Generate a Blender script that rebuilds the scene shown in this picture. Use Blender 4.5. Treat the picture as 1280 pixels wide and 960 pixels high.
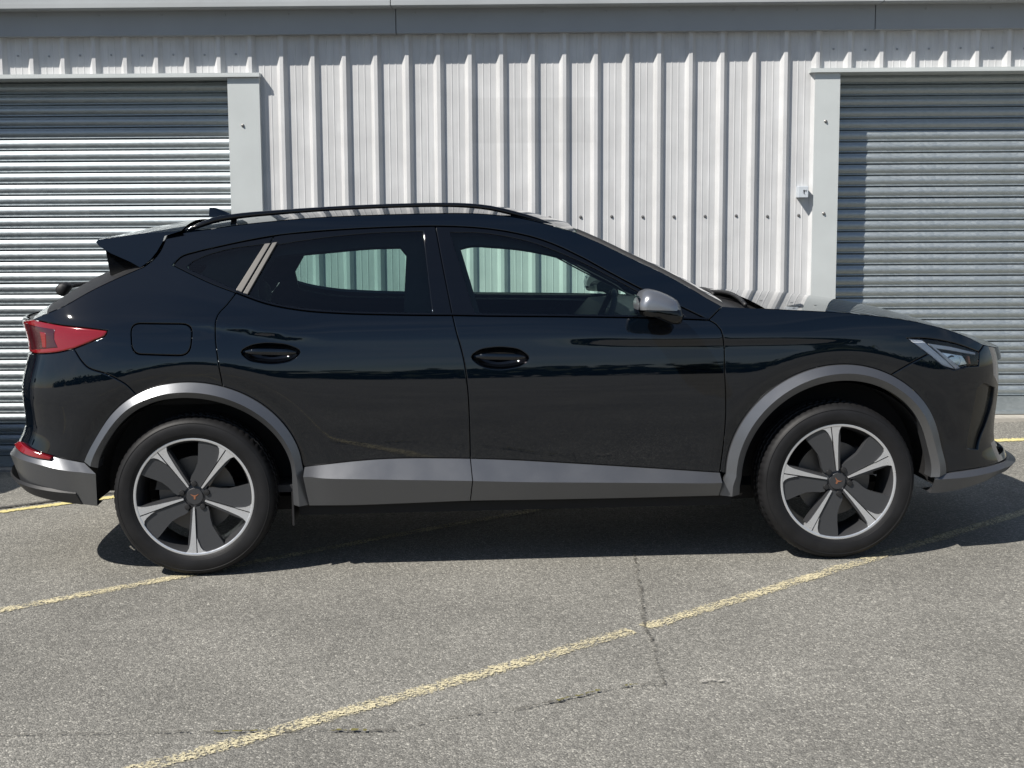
import bpy, bmesh, math, random
import numpy as np
from mathutils import Vector, Matrix
from mathutils.geometry import delaunay_2d_cdt

for o in list(bpy.data.objects):
    bpy.data.objects.remove(o, do_unlink=True)
scene = bpy.context.scene
COL = scene.collection
random.seed(4)

# ------------------------------------------------------------------ camera
CAM_POS = Vector((1.0512, -6.4323, 1.4458))
R_ = Vector((0.99869614, -0.04901499, -0.01426739))
U_ = Vector((0.02001789, 0.11891285, 0.99270288))
F_ = Vector((0.04696074, 0.99169414, -0.11973898))
cam_d = bpy.data.cameras.new('camera')
cam = bpy.data.objects.new('camera', cam_d)
COL.objects.link(cam)
cam_d.sensor_width = 36.0
cam_d.lens = 36.0 * 1700 / 1280
cam_d.clip_start = 0.05
cam_d.clip_end = 2000
B = -F_
cam.matrix_world = Matrix(((R_.x, U_.x, B.x, CAM_POS.x), (R_.y, U_.y, B.y, CAM_POS.y),
                           (R_.z, U_.z, B.z, CAM_POS.z), (0, 0, 0, 1)))
scene.camera = cam

# ------------------------------------------------------------------ building frame, sun and sky
EX = Vector((0.99770017, -0.06724678, -0.0084999))
EN = Vector((0.06724921, 0.99773621, 0.0))
EZ = Vector((0.00848066, -0.00057161, 0.99996388))
WO = Vector((1.46794, 2.36780, 0.0))
S_ = (EX * -0.70 + EN * -0.60 + EZ).normalized()          # towards the sun
elev = math.asin(S_.z)
azim = math.atan2(S_.x, S_.y)                              # clockwise from +Y

world = bpy.data.worlds.new('World')
scene.world = world
world.use_nodes = True
wn, wl = world.node_tree.nodes, world.node_tree.links
wn.clear()
sky = wn.new('ShaderNodeTexSky')
sky.sky_type = 'NISHITA'
sky.sun_disc = False
sky.sun_elevation = elev
sky.sun_rotation = azim
sky.altitude = 50
sky.air_density = 1.0
sky.dust_density = 0.4
sky.ozone_density = 2.5
# thin broken cloud over the whole sky
tc = wn.new('ShaderNodeTexCoord')
mp = wn.new('ShaderNodeMapping'); mp.inputs['Scale'].default_value = (1.0, 1.0, 3.2)
nz = wn.new('ShaderNodeTexNoise'); nz.inputs['Scale'].default_value = 2.3; nz.inputs['Detail'].default_value = 8
nz.inputs['Roughness'].default_value = 0.62; nz.inputs['Distortion'].default_value = 0.6
rp = wn.new('ShaderNodeValToRGB'); rp.color_ramp.elements[0].position = 0.42; rp.color_ramp.elements[1].position = 0.80
rp.color_ramp.elements[1].color = (0.60, 0.60, 0.60, 1)
mx = wn.new('ShaderNodeMix'); mx.data_type = 'RGBA'
mx.inputs[7].default_value = (9.5, 10.0, 11.0, 1)
bg = wn.new('ShaderNodeBackground'); bg.inputs['Strength'].default_value = 0.062
ow = wn.new('ShaderNodeOutputWorld')
wl.new(tc.outputs['Generated'], mp.inputs['Vector']); wl.new(mp.outputs[0], nz.inputs['Vector'])
wl.new(nz.outputs['Fac'], rp.inputs[0])
sxyz = wn.new('ShaderNodeSeparateXYZ'); wl.new(tc.outputs['Generated'], sxyz.inputs[0])
lowc = wn.new('ShaderNodeMapRange'); lowc.inputs['From Min'].default_value = 0.0; lowc.inputs['From Max'].default_value = 0.75
lowc.inputs['To Min'].default_value = 1.0; lowc.inputs['To Max'].default_value = 0.25
wl.new(sxyz.outputs['Z'], lowc.inputs['Value'])
cmul = wn.new('ShaderNodeMath'); cmul.operation = 'MULTIPLY'
wl.new(rp.outputs['Color'], cmul.inputs[0]); wl.new(lowc.outputs[0], cmul.inputs[1]); wl.new(cmul.outputs[0], mx.inputs[0])
wl.new(sky.outputs[0], mx.inputs[6]); wl.new(mx.outputs[2], bg.inputs['Color']); wl.new(bg.outputs[0], ow.inputs[0])

sun_d = bpy.data.lights.new('sun', 'SUN')
sun_d.energy = 4.9
sun_d.angle = math.radians(0.5)
sun_d.color = (1.0, 0.95, 0.875)
sun = bpy.data.objects.new('sun', sun_d)
COL.objects.link(sun)
sun.rotation_euler = S_.to_track_quat('Z', 'Y').to_euler()
sun.location = (-6, -6, 12)

vs = scene.view_settings
vs.view_transform = 'Standard'
vs.look = 'None'
vs.exposure = 0.40
vs.gamma = 1.0
vs.use_curve_mapping = False
scene.render.resolution_x = 1024
scene.render.resolution_y = 768
scene.render.engine = 'CYCLES'
scene.cycles.transparent_max_bounces = 24

# ------------------------------------------------------------------ materials
def nt(name):
    m = bpy.data.materials.new(name); m.use_nodes = True
    n, l = m.node_tree.nodes, m.node_tree.links
    return m, n, l, n['Principled BSDF']

def setp(b, **k):
    for key, v in k.items():
        b.inputs[key.replace('_', ' ')].default_value = v

def plain(name, col, rough=0.5, metal=0.0, coat=0.0, ior=1.5, vary=0.0, vscale=8.0, bump=0.0, bscale=200.0, rvary=0.0):
    m, n, l, b = nt(name)
    setp(b, Base_Color=(*col, 1), Roughness=rough, Metallic=metal, IOR=ior)
    b.inputs['Coat Weight'].default_value = coat
    b.inputs['Coat Roughness'].default_value = 0.03
    t = n.new('ShaderNodeTexCoord')
    if vary or rvary:
        z = n.new('ShaderNodeTexNoise'); z.inputs['Scale'].default_value = vscale; z.inputs['Detail'].default_value = 6
        l.new(t.outputs['Object'], z.inputs['Vector'])
        if vary:
            r = n.new('ShaderNodeMapRange'); r.inputs['From Min'].default_value = .25; r.inputs['From Max'].default_value = .75
            r.inputs['To Min'].default_value = 1 - vary; r.inputs['To Max'].default_value = 1 + vary
            x = n.new('ShaderNodeVectorMath'); x.operation = 'SCALE'; x.inputs[0].default_value = col
            l.new(z.outputs['Fac'], r.inputs['Value']); l.new(r.outputs[0], x.inputs['Scale']); l.new(x.outputs[0], b.inputs['Base Color'])
        if rvary:
            r2 = n.new('ShaderNodeMapRange'); r2.inputs['From Min'].default_value = .3; r2.inputs['From Max'].default_value = .7
            r2.inputs['To Min'].default_value = max(0.0, rough - rvary); r2.inputs['To Max'].default_value = rough + rvary
            l.new(z.outputs['Fac'], r2.inputs['Value']); l.new(r2.outputs[0], b.inputs['Roughness'])
    if bump:
        z2 = n.new('ShaderNodeTexNoise'); z2.inputs['Scale'].default_value = bscale; z2.inputs['Detail'].default_value = 3
        l.new(t.outputs['Object'], z2.inputs['Vector'])
        bp = n.new('ShaderNodeBump'); bp.inputs['Strength'].default_value = bump; bp.inputs['Distance'].default_value = .002
        l.new(z2.outputs['Fac'], bp.inputs['Height']); l.new(bp.outputs[0], b.inputs['Normal'])
    return m

def glass(name, tint, ior=1.5, refl=1.0):
    m, n, l, b = nt(name); n.remove(b)
    out = n['Material Output']
    tr = n.new('ShaderNodeBsdfTransparent'); tr.inputs[0].default_value = (*tint, 1)
    gl = n.new('ShaderNodeBsdfGlossy'); gl.inputs['Roughness'].default_value = 0.0
    gl.inputs[0].default_value = (refl, refl, refl, 1)
    fr = n.new('ShaderNodeFresnel'); fr.inputs[0].default_value = ior
    mxs = n.new('ShaderNodeMixShader')
    l.new(fr.outputs[0], mxs.inputs[0]); l.new(tr.outputs[0], mxs.inputs[1]); l.new(gl.outputs[0], mxs.inputs[2])
    l.new(mxs.outputs[0], out.inputs[0])
    return m

M = {}
M['paint'] = plain('black_paint', (0.0011, 0.0028, 0.0058), rough=0.025, coat=0.28, ior=1.54, bump=.06, bscale=5, rvary=.012, vscale=3)
M['gloss'] = plain('gloss_black_trim', (0.002, 0.0026, 0.004), rough=0.035, ior=1.52)
M['plastic'] = plain('black_plastic', (0.012, 0.012, 0.013), rough=0.55, bump=.15, bscale=500)
M['clad'] = plain('grey_satin_cladding', (0.145, 0.15, 0.16), rough=0.34, metal=0.72, rvary=.06, vscale=5, bump=.05, bscale=500)
M['cap'] = plain('silver_grey_mirror_cap', (0.26, 0.27, 0.29), rough=0.28, metal=0.7)
M['strip'] = plain('brushed_trim', (0.10, 0.097, 0.093), rough=0.42, metal=0.7)
M['machined'] = plain('machined_alloy', (0.72, 0.73, 0.75), rough=0.33, metal=0.75, rvary=.06, vscale=40)
M['spokegrey'] = plain('anthracite_wheel_paint', (0.05, 0.051, 0.055), rough=0.4, metal=0.3)
M['blade'] = plain('grey_spoke_insert', (0.05, 0.052, 0.056), rough=0.42, metal=0.25, bump=.15, bscale=90)
M['rubber'] = plain('tyre_rubber', (0.010, 0.010, 0.011), rough=0.55, ior=1.36, vary=.35, vscale=14, bump=.2, bscale=250)
M['brake'] = plain('brake_steel', (0.13, 0.125, 0.12), rough=0.45, metal=0.8)
M['dark'] = plain('dark_liner', (0.008, 0.008, 0.009), rough=0.8)
M['cabin'] = plain('cabin_trim', (0.02, 0.021, 0.024), rough=0.7, vary=.2, vscale=20)
M['seat'] = plain('seat_cloth', (0.03, 0.031, 0.034), rough=0.85, vary=.2, vscale=40)
M['copper'] = plain('copper_emblem', (0.55, 0.24, 0.14), rough=0.3, metal=0.8)
M['glass_front'] = glass('side_glass_green', (0.74, 0.90, 0.84))
M['glass_rear'] = glass('side_glass_dark', (0.54, 0.70, 0.66))
M['glass_screen'] = glass('windscreen_glass', (0.72, 0.86, 0.82))
M['lens'] = glass('clear_lens', (0.93, 0.94, 0.96))
M['chrome'] = plain('lamp_chrome', (0.75, 0.77, 0.80), rough=0.12, metal=1.0)
M['marker'] = plain('pale_lamp_reflector', (0.88, 0.92, 0.97), rough=0.25, coat=.5)
M['drl'] = plain('daylight_guide', (0.93, 0.94, 0.96), rough=0.2, coat=.6)
M['amber'] = plain('amber_reflector', (0.5, 0.16, 0.07), rough=0.3)
M['mirror'] = plain('mirror_glass', (0.8, 0.82, 0.84), rough=0.01, metal=1.0)

def red_lens(name, col):
    m, n, l, b = nt(name)
    setp(b, Base_Color=(*col, 1), Roughness=0.12, IOR=1.5)
    b.inputs['Coat Weight'].default_value = 1.0; b.inputs['Coat Roughness'].default_value = 0.02
    t = n.new('ShaderNodeTexCoord'); w = n.new('ShaderNodeTexWave'); w.inputs['Scale'].default_value = 28; w.bands_direction = 'Z'
    l.new(t.outputs['Object'], w.inputs['Vector'])
    bp = n.new('ShaderNodeBump'); bp.inputs['Strength'].default_value = .10; bp.inputs['Distance'].default_value = .002
    l.new(w.outputs['Fac'], bp.inputs['Height']); l.new(bp.outputs[0], b.inputs['Normal'])
    return m
M['red'] = red_lens('red_lamp_lens', (0.20, 0.003, 0.006))
M['darkred'] = red_lens('dark_red_lamp_lens', (0.045, 0.003, 0.006))

def galvanised(name):
    m, n, l, b = nt(name)
    setp(b, Metallic=0.74, Roughness=0.36)
    t = n.new('ShaderNodeTexCoord')
    v = n.new('ShaderNodeTexVoronoi'); v.inputs['Scale'].default_value = 45
    z = n.new('ShaderNodeTexNoise'); z.inputs['Scale'].default_value = 6; z.inputs['Detail'].default_value = 8
    mpn = n.new('ShaderNodeMapping'); mpn.inputs['Scale'].default_value = (1, 1, 2.0)
    l.new(t.outputs['Object'], mpn.inputs[0]); l.new(mpn.outputs[0], v.inputs['Vector']); l.new(mpn.outputs[0], z.inputs['Vector'])
    mxn = n.new('ShaderNodeMix'); mxn.data_type = 'RGBA'
    mxn.inputs[6].default_value = (0.31, 0.35, 0.37, 1); mxn.inputs[7].default_value = (0.44, 0.48, 0.495, 1)
    ad = n.new('ShaderNodeMath'); ad.operation = 'MULTIPLY_ADD'; ad.inputs[1].default_value = .45
    sp = n.new('ShaderNodeSeparateColor')
    l.new(v.outputs['Color'], sp.inputs[0]); l.new(sp.outputs[0], ad.inputs[0])
    hz = n.new('ShaderNodeMath'); hz.operation = 'MULTIPLY'; hz.inputs[1].default_value = .6
    l.new(z.outputs['Fac'], hz.inputs[0]); l.new(hz.outputs[0], ad.inputs[2])
    l.new(ad.outputs[0], mxn.inputs[0]); l.new(mxn.outputs[2], b.inputs['Base Color'])
    r = n.new('ShaderNodeMapRange'); r.inputs['To Min'].default_value = .38; r.inputs['To Max'].default_value = .56
    l.new(ad.outputs[0], r.inputs['Value']); l.new(r.outputs[0], b.inputs['Roughness'])
    return m
M['galv'] = galvanised('galvanised_steel')

def cladding_white(name, col):
    m, n, l, b = nt(name)
    setp(b, Roughness=0.45)
    t = n.new('ShaderNodeTexCoord')
    mpn = n.new('ShaderNodeMapping'); mpn.inputs['Scale'].default_value = (14, 14, 0.8)
    z = n.new('ShaderNodeTexNoise'); z.inputs['Scale'].default_value = 2.0; z.inputs['Detail'].default_value = 7; z.inputs['Roughness'].default_value = .65
    l.new(t.outputs['Object'], mpn.inputs[0]); l.new(mpn.outputs[0], z.inputs['Vector'])
    z2 = n.new('ShaderNodeTexNoise'); z2.inputs['Scale'].default_value = 5; z2.inputs['Detail'].default_value = 5
    l.new(t.outputs['Object'], z2.inputs['Vector'])
    mu = n.new('ShaderNodeMath'); mu.operation = 'MULTIPLY'; l.new(z.outputs['Fac'], mu.inputs[0]); l.new(z2.outputs['Fac'], mu.inputs[1])
    r = n.new('ShaderNodeMapRange'); r.inputs['From Min'].default_value = .12; r.inputs['From Max'].default_value = .38
    r.inputs['To Min'].default_value = .84; r.inputs['To Max'].default_value = 1.04
    l.new(mu.outputs[0], r.inputs['Value'])
    # rectangle left by a removed sign: slightly dirtier film, in wall coordinates
    sx = n.new('ShaderNodeSeparateXYZ'); l.new(t.outputs['Object'], sx.inputs[0])
    def band(sock, lo, hi, soft):
        a = n.new('ShaderNodeMapRange'); a.inputs['From Min'].default_value = lo - soft; a.inputs['From Max'].default_value = lo + soft
        c = n.new('ShaderNodeMapRange'); c.inputs['From Min'].default_value = hi - soft; c.inputs['From Max'].default_value = hi + soft
        c.inputs['To Min'].default_value = 1; c.inputs['To Max'].default_value = 0
        l.new(sock, a.inputs['Value']); l.new(sock, c.inputs['Value'])
        q = n.new('ShaderNodeMath'); q.operation = 'MULTIPLY'; l.new(a.outputs[0], q.inputs[0]); l.new(c.outputs[0], q.inputs[1]); return q.outputs[0]
    q = n.new('ShaderNodeMath'); q.operation = 'MULTIPLY'
    l.new(band(sx.outputs['X'], -.25, .54, .006), q.inputs[0]); l.new(band(sx.outputs['Z'], 1.935, 2.22, .006), q.inputs[1])
    q2 = n.new('ShaderNodeMath'); q2.operation = 'MULTIPLY_ADD'; q2.inputs[1].default_value = -.07
    l.new(q.outputs[0], q2.inputs[0]); l.new(r.outputs[0], q2.inputs[2])
    x = n.new('ShaderNodeVectorMath'); x.operation = 'SCALE'; x.inputs[0].default_value = col
    l.new(q2.outputs[0], x.inputs['Scale']); l.new(x.outputs[0], b.inputs['Base Color'])
    return m
M['wall'] = cladding_white('white_coated_steel', (0.585, 0.59, 0.595))
M['flash'] = plain('pale_grey_flashing', (0.50, 0.53, 0.53), rough=0.45, vary=.07, vscale=3, bump=.05, bscale=6)
M['gutter'] = plain('grey_gutter', (0.36, 0.38, 0.39), rough=0.5, vary=.10, vscale=2.5)
M['fascia'] = plain('grey_fascia', (0.30, 0.32, 0.34), rough=0.5, vary=.05, vscale=3)
M['screw'] = plain('screw_steel', (0.25, 0.24, 0.23), rough=0.4, metal=.7)
M['concrete'] = plain('threshold_concrete', (0.36, 0.34, 0.30), rough=0.9, vary=.2, vscale=14, bump=.5, bscale=60)
M['boxgrey'] = plain('grey_enclosure', (0.52, 0.56, 0.60), rough=0.5, vary=.04, vscale=30)
M['ink'] = plain('black_print', (0.02, 0.02, 0.025), rough=0.6)

def asphalt(name):
    m, n, l, b = nt(name)
    setp(b, Roughness=0.88)
    t = n.new('ShaderNodeTexCoord')
    v = n.new('ShaderNodeTexVoronoi'); v.inputs['Scale'].default_value = 190
    v2 = n.new('ShaderNodeTexVoronoi'); v2.inputs['Scale'].default_value = 85
    z = n.new('ShaderNodeTexNoise'); z.inputs['Scale'].default_value = 1.1; z.inputs['Detail'].default_value = 9; z.inputs['Roughness'].default_value = .6
    z3 = n.new('ShaderNodeTexNoise'); z3.inputs['Scale'].default_value = 55; z3.inputs['Detail'].default_value = 5
    for x in (v, v2, z, z3): l.new(t.outputs['Object'], x.inputs['Vector'])
    s1 = n.new('ShaderNodeSeparateColor'); l.new(v.outputs['Color'], s1.inputs[0])
    s2 = n.new('ShaderNodeSeparateColor'); l.new(v2.outputs['Color'], s2.inputs[0])
    rp = n.new('ShaderNodeValToRGB'); cr = rp.color_ramp
    cr.elements[0].position = 0.0; cr.elements[0].color = (.128, .124, .110, 1)
    cr.elements[1].position = 1.0; cr.elements[1].color = (.42, .405, .355, 1)
    e = cr.elements.new(.42); e.color = (.182, .176, .157, 1)
    e = cr.elements.new(.86); e.color = (.23, .222, .198, 1)
    l.new(s1.outputs[0], rp.inputs[0])
    mx1 = n.new('ShaderNodeMix'); mx1.data_type = 'RGBA'; mx1.blend_type = 'MULTIPLY'; mx1.inputs[0].default_value = 1
    r2 = n.new('ShaderNodeMapRange'); r2.inputs['To Min'].default_value = .80; r2.inputs['To Max'].default_value = 1.20; l.new(s2.outputs[1], r2.inputs['Value'])
    l.new(rp.outputs[0], mx1.inputs[6]); l.new(r2.outputs[0], mx1.inputs[7])
    mx2 = n.new('ShaderNodeMix'); mx2.data_type = 'RGBA'; mx2.blend_type = 'MULTIPLY'; mx2.inputs[0].default_value = 1
    rz = n.new('ShaderNodeMapRange'); rz.inputs['From Min'].default_value = .3; rz.inputs['From Max'].default_value = .7
    rz.inputs['To Min'].default_value = .80; rz.inputs['To Max'].default_value = 1.18; l.new(z.outputs['Fac'], rz.inputs['Value'])
    l.new(mx1.outputs[2], mx2.inputs[6]); l.new(rz.outputs[0], mx2.inputs[7])
    l.new(mx2.outputs[2], b.inputs['Base Color'])
    hs = n.new('ShaderNodeMath'); hs.operation = 'ADD'; l.new(v.outputs['Distance'], hs.inputs[0]); l.new(z3.outputs['Fac'], hs.inputs[1])
    bp = n.new('ShaderNodeBump'); bp.inputs['Strength'].default_value = .6; bp.inputs['Distance'].default_value = .005; bp.invert = True
    l.new(hs.outputs[0], bp.inputs['Height']); l.new(bp.outputs[0], b.inputs['Normal'])
    return m
M['asphalt'] = asphalt('asphalt')

def worn(name, col, lo, hi, scale, rough=.8):
    # worn paint / tar film on the aggregate: covered only in patches
    m, n, l, b = nt(name)
    setp(b, Base_Color=(*col, 1), Roughness=rough)
    out = n['Material Output']
    t = n.new('ShaderNodeTexCoord')
    v = n.new('ShaderNodeTexVoronoi'); v.inputs['Scale'].default_value = scale
    z = n.new('ShaderNodeTexNoise'); z.inputs['Scale'].default_value = 9; z.inputs['Detail'].default_value = 6
    l.new(t.outputs['Object'], v.inputs['Vector']); l.new(t.outputs['Object'], z.inputs['Vector'])
    s1 = n.new('ShaderNodeSeparateColor'); l.new(v.outputs['Color'], s1.inputs[0])
    a = n.new('ShaderNodeMath'); a.operation = 'MULTIPLY_ADD'; a.inputs[1].default_value = .6; l.new(s1.outputs[0], a.inputs[0])
    h = n.new('ShaderNodeMath'); h.operation = 'MULTIPLY'; h.inputs[1].default_value = .8; l.new(z.outputs['Fac'], h.inputs[0]); l.new(h.outputs[0], a.inputs[2])
    at = n.new('ShaderNodeAttribute'); at.attribute_name = 'edge'
    ed = n.new('ShaderNodeMath'); ed.operation = 'MULTIPLY_ADD'; ed.inputs[1].default_value = -.55
    l.new(at.outputs['Fac'], ed.inputs[0]); l.new(a.outputs[0], ed.inputs[2])
    r = n.new('ShaderNodeMapRange'); r.inputs['From Min'].default_value = lo; r.inputs['From Max'].default_value = hi
    l.new(ed.outputs[0], r.inputs['Value'])
    tr = n.new('ShaderNodeBsdfTransparent'); ms = n.new('ShaderNodeMixShader')
    l.new(r.outputs[0], ms.inputs[0]); l.new(tr.outputs[0], ms.inputs[1]); l.new(b.outputs[0], ms.inputs[2]); l.new(ms.outputs[0], out.inputs[0])
    bp = n.new('ShaderNodeBump'); bp.inputs['Strength'].default_value = .5; bp.inputs['Distance'].default_value = .004
    l.new(v.outputs['Distance'], bp.inputs['Height']); l.new(bp.outputs[0], b.inputs['Normal'])
    return m
M['yellow'] = worn('worn_yellow_paint', (0.64, 0.57, 0.37), .50, .86, 170)
M['yellow2'] = worn('fresh_yellow_paint', (0.64, 0.56, 0.25), .22, .42, 120)
M['tar'] = worn('open_crack', (0.085, 0.079, 0.066), .56, 1.05, 110, .9)
M['joint'] = worn('dark_joint', (0.05, 0.048, 0.045), .2, .6, 80, .9)
M['moss'] = worn('crack_moss', (0.15, 0.135, 0.04), .52, .72, 90, .9)
M['chalk'] = worn('pale_scuff', (0.46, 0.44, 0.39), .66, 1.05, 110, .9)

# ------------------------------------------------------------------ mesh helpers
def link(name, me, mat, parent=None, org=(0, 0, 0)):
    o = bpy.data.objects.new(name, me)
    COL.objects.link(o)
    if mat is not None and not me.materials:
        me.materials.append(mat)
    if parent is not None:
        o.parent = parent
    return o

def mesh(name, verts, faces, smooth=False):
    me = bpy.data.meshes.new(name)
    me.from_pydata([tuple(map(float, v)) for v in verts], [], [tuple(int(i) for i in f) for f in faces])
    me.update()
    if smooth:
        me.shade_smooth()
    return me

def tag(o, label=None, cat=None, group=None, kind=None):
    if label: o['label'] = label
    if cat: o['category'] = cat
    if group: o['group'] = group
    if kind: o['kind'] = kind
    return o

class MB:
    """collects simple solids into one mesh"""
    def __init__(s): s.v = []; s.f = []
    def add(s, v, f):
        k = len(s.v); s.v += [tuple(p) for p in v]; s.f += [tuple(i + k for i in q) for q in f]; return s
    def box(s, x0, x1, y0, y1, z0, z1):
        return s.add([(x0, y0, z0), (x1, y0, z0), (x1, y1, z0), (x0, y1, z0), (x0, y0, z1), (x1, y0, z1), (x1, y1, z1), (x0, y1, z1)],
                     [(0, 3, 2, 1), (4, 5, 6, 7), (0, 1, 5, 4), (1, 2, 6, 5), (2, 3, 7, 6), (3, 0, 4, 7)])
    def prism(s, poly, y0, y1):
        """poly in (x,z), extruded along y"""
        n = len(poly)
        a = sum(poly[i][0] * poly[(i + 1) % n][1] - poly[(i + 1) % n][0] * poly[i][1] for i in range(n))
        if a < 0: poly = poly[::-1]
        v = [(p[0], y0, p[1]) for p in poly] + [(p[0], y1, p[1]) for p in poly]
        f = [tuple(range(n)), tuple(range(2 * n - 1, n - 1, -1))]
        for i in range(n):
            j = (i + 1) % n; f.append((i, i + n, j + n, j))
        return s.add(v, f)
    def lathe(s, prof, seg=48, axis='y', c=(0, 0, 0), mod=None):
        """prof: list of (radius, along)"""
        v = []; f = []; n = len(prof)
        for k in range(seg):
            a = 2 * math.pi * k / seg
            for i, (r, t) in enumerate(prof):
                rr = r + (mod(i, k) if mod else 0)
                if axis == 'y': v.append((c[0] + rr * math.cos(a), c[1] + t, c[2] + rr * math.sin(a)))
                else: v.append((c[0] + rr * math.cos(a), c[1] + rr * math.sin(a), c[2] + t))
        for k in range(seg):
            k2 = (k + 1) % seg
            for i in range(n - 1):
                f.append((k * n + i, k2 * n + i, k2 * n + i + 1, k * n + i + 1))
        return s.add(v, f)
    def tube(s, pts, rad, seg=10, sq=1.0):
        pts = [Vector(p) for p in pts]; n = len(pts)
        if not hasattr(rad, '__len__'): rad = [rad] * n
        v = []; f = []
        for i, p in enumerate(pts):
            d = (pts[min(i + 1, n - 1)] - pts[max(i - 1, 0)]).normalized()
            up = Vector((0, 1, 0)) if abs(d.y) < .9 else Vector((1, 0, 0))
            a = d.cross(up).normalized(); b = d.cross(a).normalized()
            for k in range(seg):
                t = 2 * math.pi * k / seg
                v.append(p + a * math.cos(t) * rad[i] + b * math.sin(t) * rad[i] * sq)
        for i in range(n - 1):
            for k in range(seg):
                k2 = (k + 1) % seg
                f.append((i * seg + k, i * seg + k2, (i + 1) * seg + k2, (i + 1) * seg + k))
        f.append(tuple(range(seg - 1, -1, -1))); f.append(tuple((n - 1) * seg + k for k in range(seg)))
        return s.add(v, f)
    def grid(s, rows):
        m = len(rows[0]); v = [p for r in rows for p in r]
        return s.add(v, [(i * m + j, i * m + j + 1, (i + 1) * m + j + 1, (i + 1) * m + j) for i in range(len(rows) - 1) for j in range(m - 1)])
    def pillow(s, poly, ys, sc, c=None):
        """poly (x,z) swept along y with a scale per slice: rounded cushions, mirror shells"""
        n = len(poly)
        if c is None: c = (sum(p[0] for p in poly) / n, sum(p[1] for p in poly) / n)
        v = []
        for y, k in zip(ys, sc):
            kk = k if hasattr(k, '__len__') else (k, k)
            v += [(c[0] + (p[0] - c[0]) * kk[0], y, c[1] + (p[1] - c[1]) * kk[1]) for p in poly]
        f = []
        for i in range(len(ys) - 1):
            for k in range(n):
                k2 = (k + 1) % n; f.append((i * n + k, i * n + k2, (i + 1) * n + k2, (i + 1) * n + k))
        f.append(tuple(range(n - 1, -1, -1))); f.append(tuple((len(ys) - 1) * n + k for k in range(n)))
        return s.add(v, f)
    def me(s, name, smooth=False, org=(0, 0, 0), angle=None, fix=True):
        m = mesh(name, [(p[0] - org[0], p[1] - org[1], p[2] - org[2]) for p in s.v], s.f)
        if fix:
            b = bmesh.new(); b.from_mesh(m); bmesh.ops.recalc_face_normals(b, faces=b.faces); b.to_mesh(m); b.free()
        if angle is not None:
            m.shade_smooth()
            try: m.set_sharp_from_angle(angle=math.radians(angle))
            except Exception: pass
        elif smooth: m.shade_smooth()
        return m

# ------------------------------------------------------------------ ground
def sstep(a, b, x):
    t = min(1.0, max(0.0, (x - a) / (b - a))); return t * t * (3 - 2 * t)

def gh(x, y):
    hw = max(-.21, min(.125, -.18 + (x + 2.0) * (.285 / 6.8)))
    return hw * sstep(0.95, 2.55, y + .067 * (x - 1.47))

xs = sorted(set([-160, -80, -40, -20, -12, -8] + [round(-6 + .2 * i, 3) for i in range(81)] + [12, 16, 24, 40, 80, 160]))
ys = sorted(set([-160, -80, -40, -20, -12] + [round(-8 + .5 * i, 3) for i in range(15)] + [round(-1 + .125 * i, 3) for i in range(37)] + [5, 8, 14, 30, 80, 160]))
V = [(x, y, gh(x, y)) for y in ys for x in xs]
nx = len(xs)
Fc = [(j * nx + i, j * nx + i + 1, (j + 1) * nx + i + 1, (j + 1) * nx + i) for j in range(len(ys) - 1) for i in range(nx - 1)]
ground = tag(link('asphalt_ground', mesh('asphalt_ground', V, Fc, True), M['asphalt']), kind='structure')

def ribbon(name, pts, width, mat, lift, step=.05, wob=0.0, parent=ground, taper=False):
    P = [Vector((p[0], p[1], 0)) for p in pts]
    out = []
    for i in range(len(P) - 1):
        n = max(1, int((P[i + 1] - P[i]).length / step))
        out += [P[i].lerp(P[i + 1], k / n) for k in range(n)]
    out.append(P[-1])
    v, f, e = [], [], []
    for i, p in enumerate(out):
        d = (out[min(i + 1, len(out) - 1)] - out[max(i - 1, 0)]).normalized()
        nrm = Vector((-d.y, d.x, 0))
        q = p + nrm * random.uniform(-wob, wob)
        w = width * (random.uniform(.55, 1.15) if wob else 1.0)
        for k in range(5):
            t = k / 4 - .5
            r = q + nrm * w * t
            v.append((r.x, r.y, gh(r.x, r.y) + lift)); e.append((abs(t) * 2) ** 3)
    for i in range(len(out) - 1):
        for k in range(4):
            f.append((i * 5 + k, i * 5 + k + 1, (i + 1) * 5 + k + 1, (i + 1) * 5 + k))
    me = mesh(name, v, f, True)
    a = me.attributes.new('edge', 'FLOAT', 'POINT')
    for i, x in enumerate(e): a.data[i].value = x
    return link(name, me, mat, parent)

ribbon('parking_line', [(-3.2, -3.21), (-.667, -1.325), (-.103, -.905), (.778, -.25), (1.608, .335), (2.5, .95)], .104, M['yellow'], .004)
ribbon('parking_line', [(-1.6, -4.25), (.253, -2.868), (1.242, -2.138), (1.68, -1.80)], .104, M['yellow'], .004)
ribbon('parking_line', [(1.735, -1.765), (2.831, -.885), (3.837, -.075), (5.0, .85)], .104, M['yellow'], .004)
ribbon('parking_line', [(-2.7, -.42), (-1.248, .506), (-.939, .707), (-.2, 1.18)], .075, M['yellow2'], .004)
ribbon('parking_line', [(3.2, 1.755), (4.343, 1.68), (6.5, 1.535)], .085, M['yellow2'], .004)
ribbon('asphalt_joint', [(-2.7, -.30), (-1.28, .60), (-1.0, .79), (-.2, 1.30)], .055, M['joint'], .006)
cr1 = [(1.849, -.661), (1.806, -1.061), (1.772, -1.411), (1.732, -1.767), (1.736, -1.907), (1.716, -2.161), (1.703, -2.39)]
cr2 = [(1.706, -2.369), (1.604, -2.367), (1.472, -2.427), (1.344, -2.499), (1.221, -2.549), (1.102, -2.578), (.985, -2.619), (.894, -2.686), (.781, -2.683), (.62, -2.663), (.438, -2.659), (.093, -2.636), (-.5, -2.62), (-2, -2.58)]
ribbon('surface_crack', cr1, .026, M['tar'], .007, .025, .006)
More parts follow.
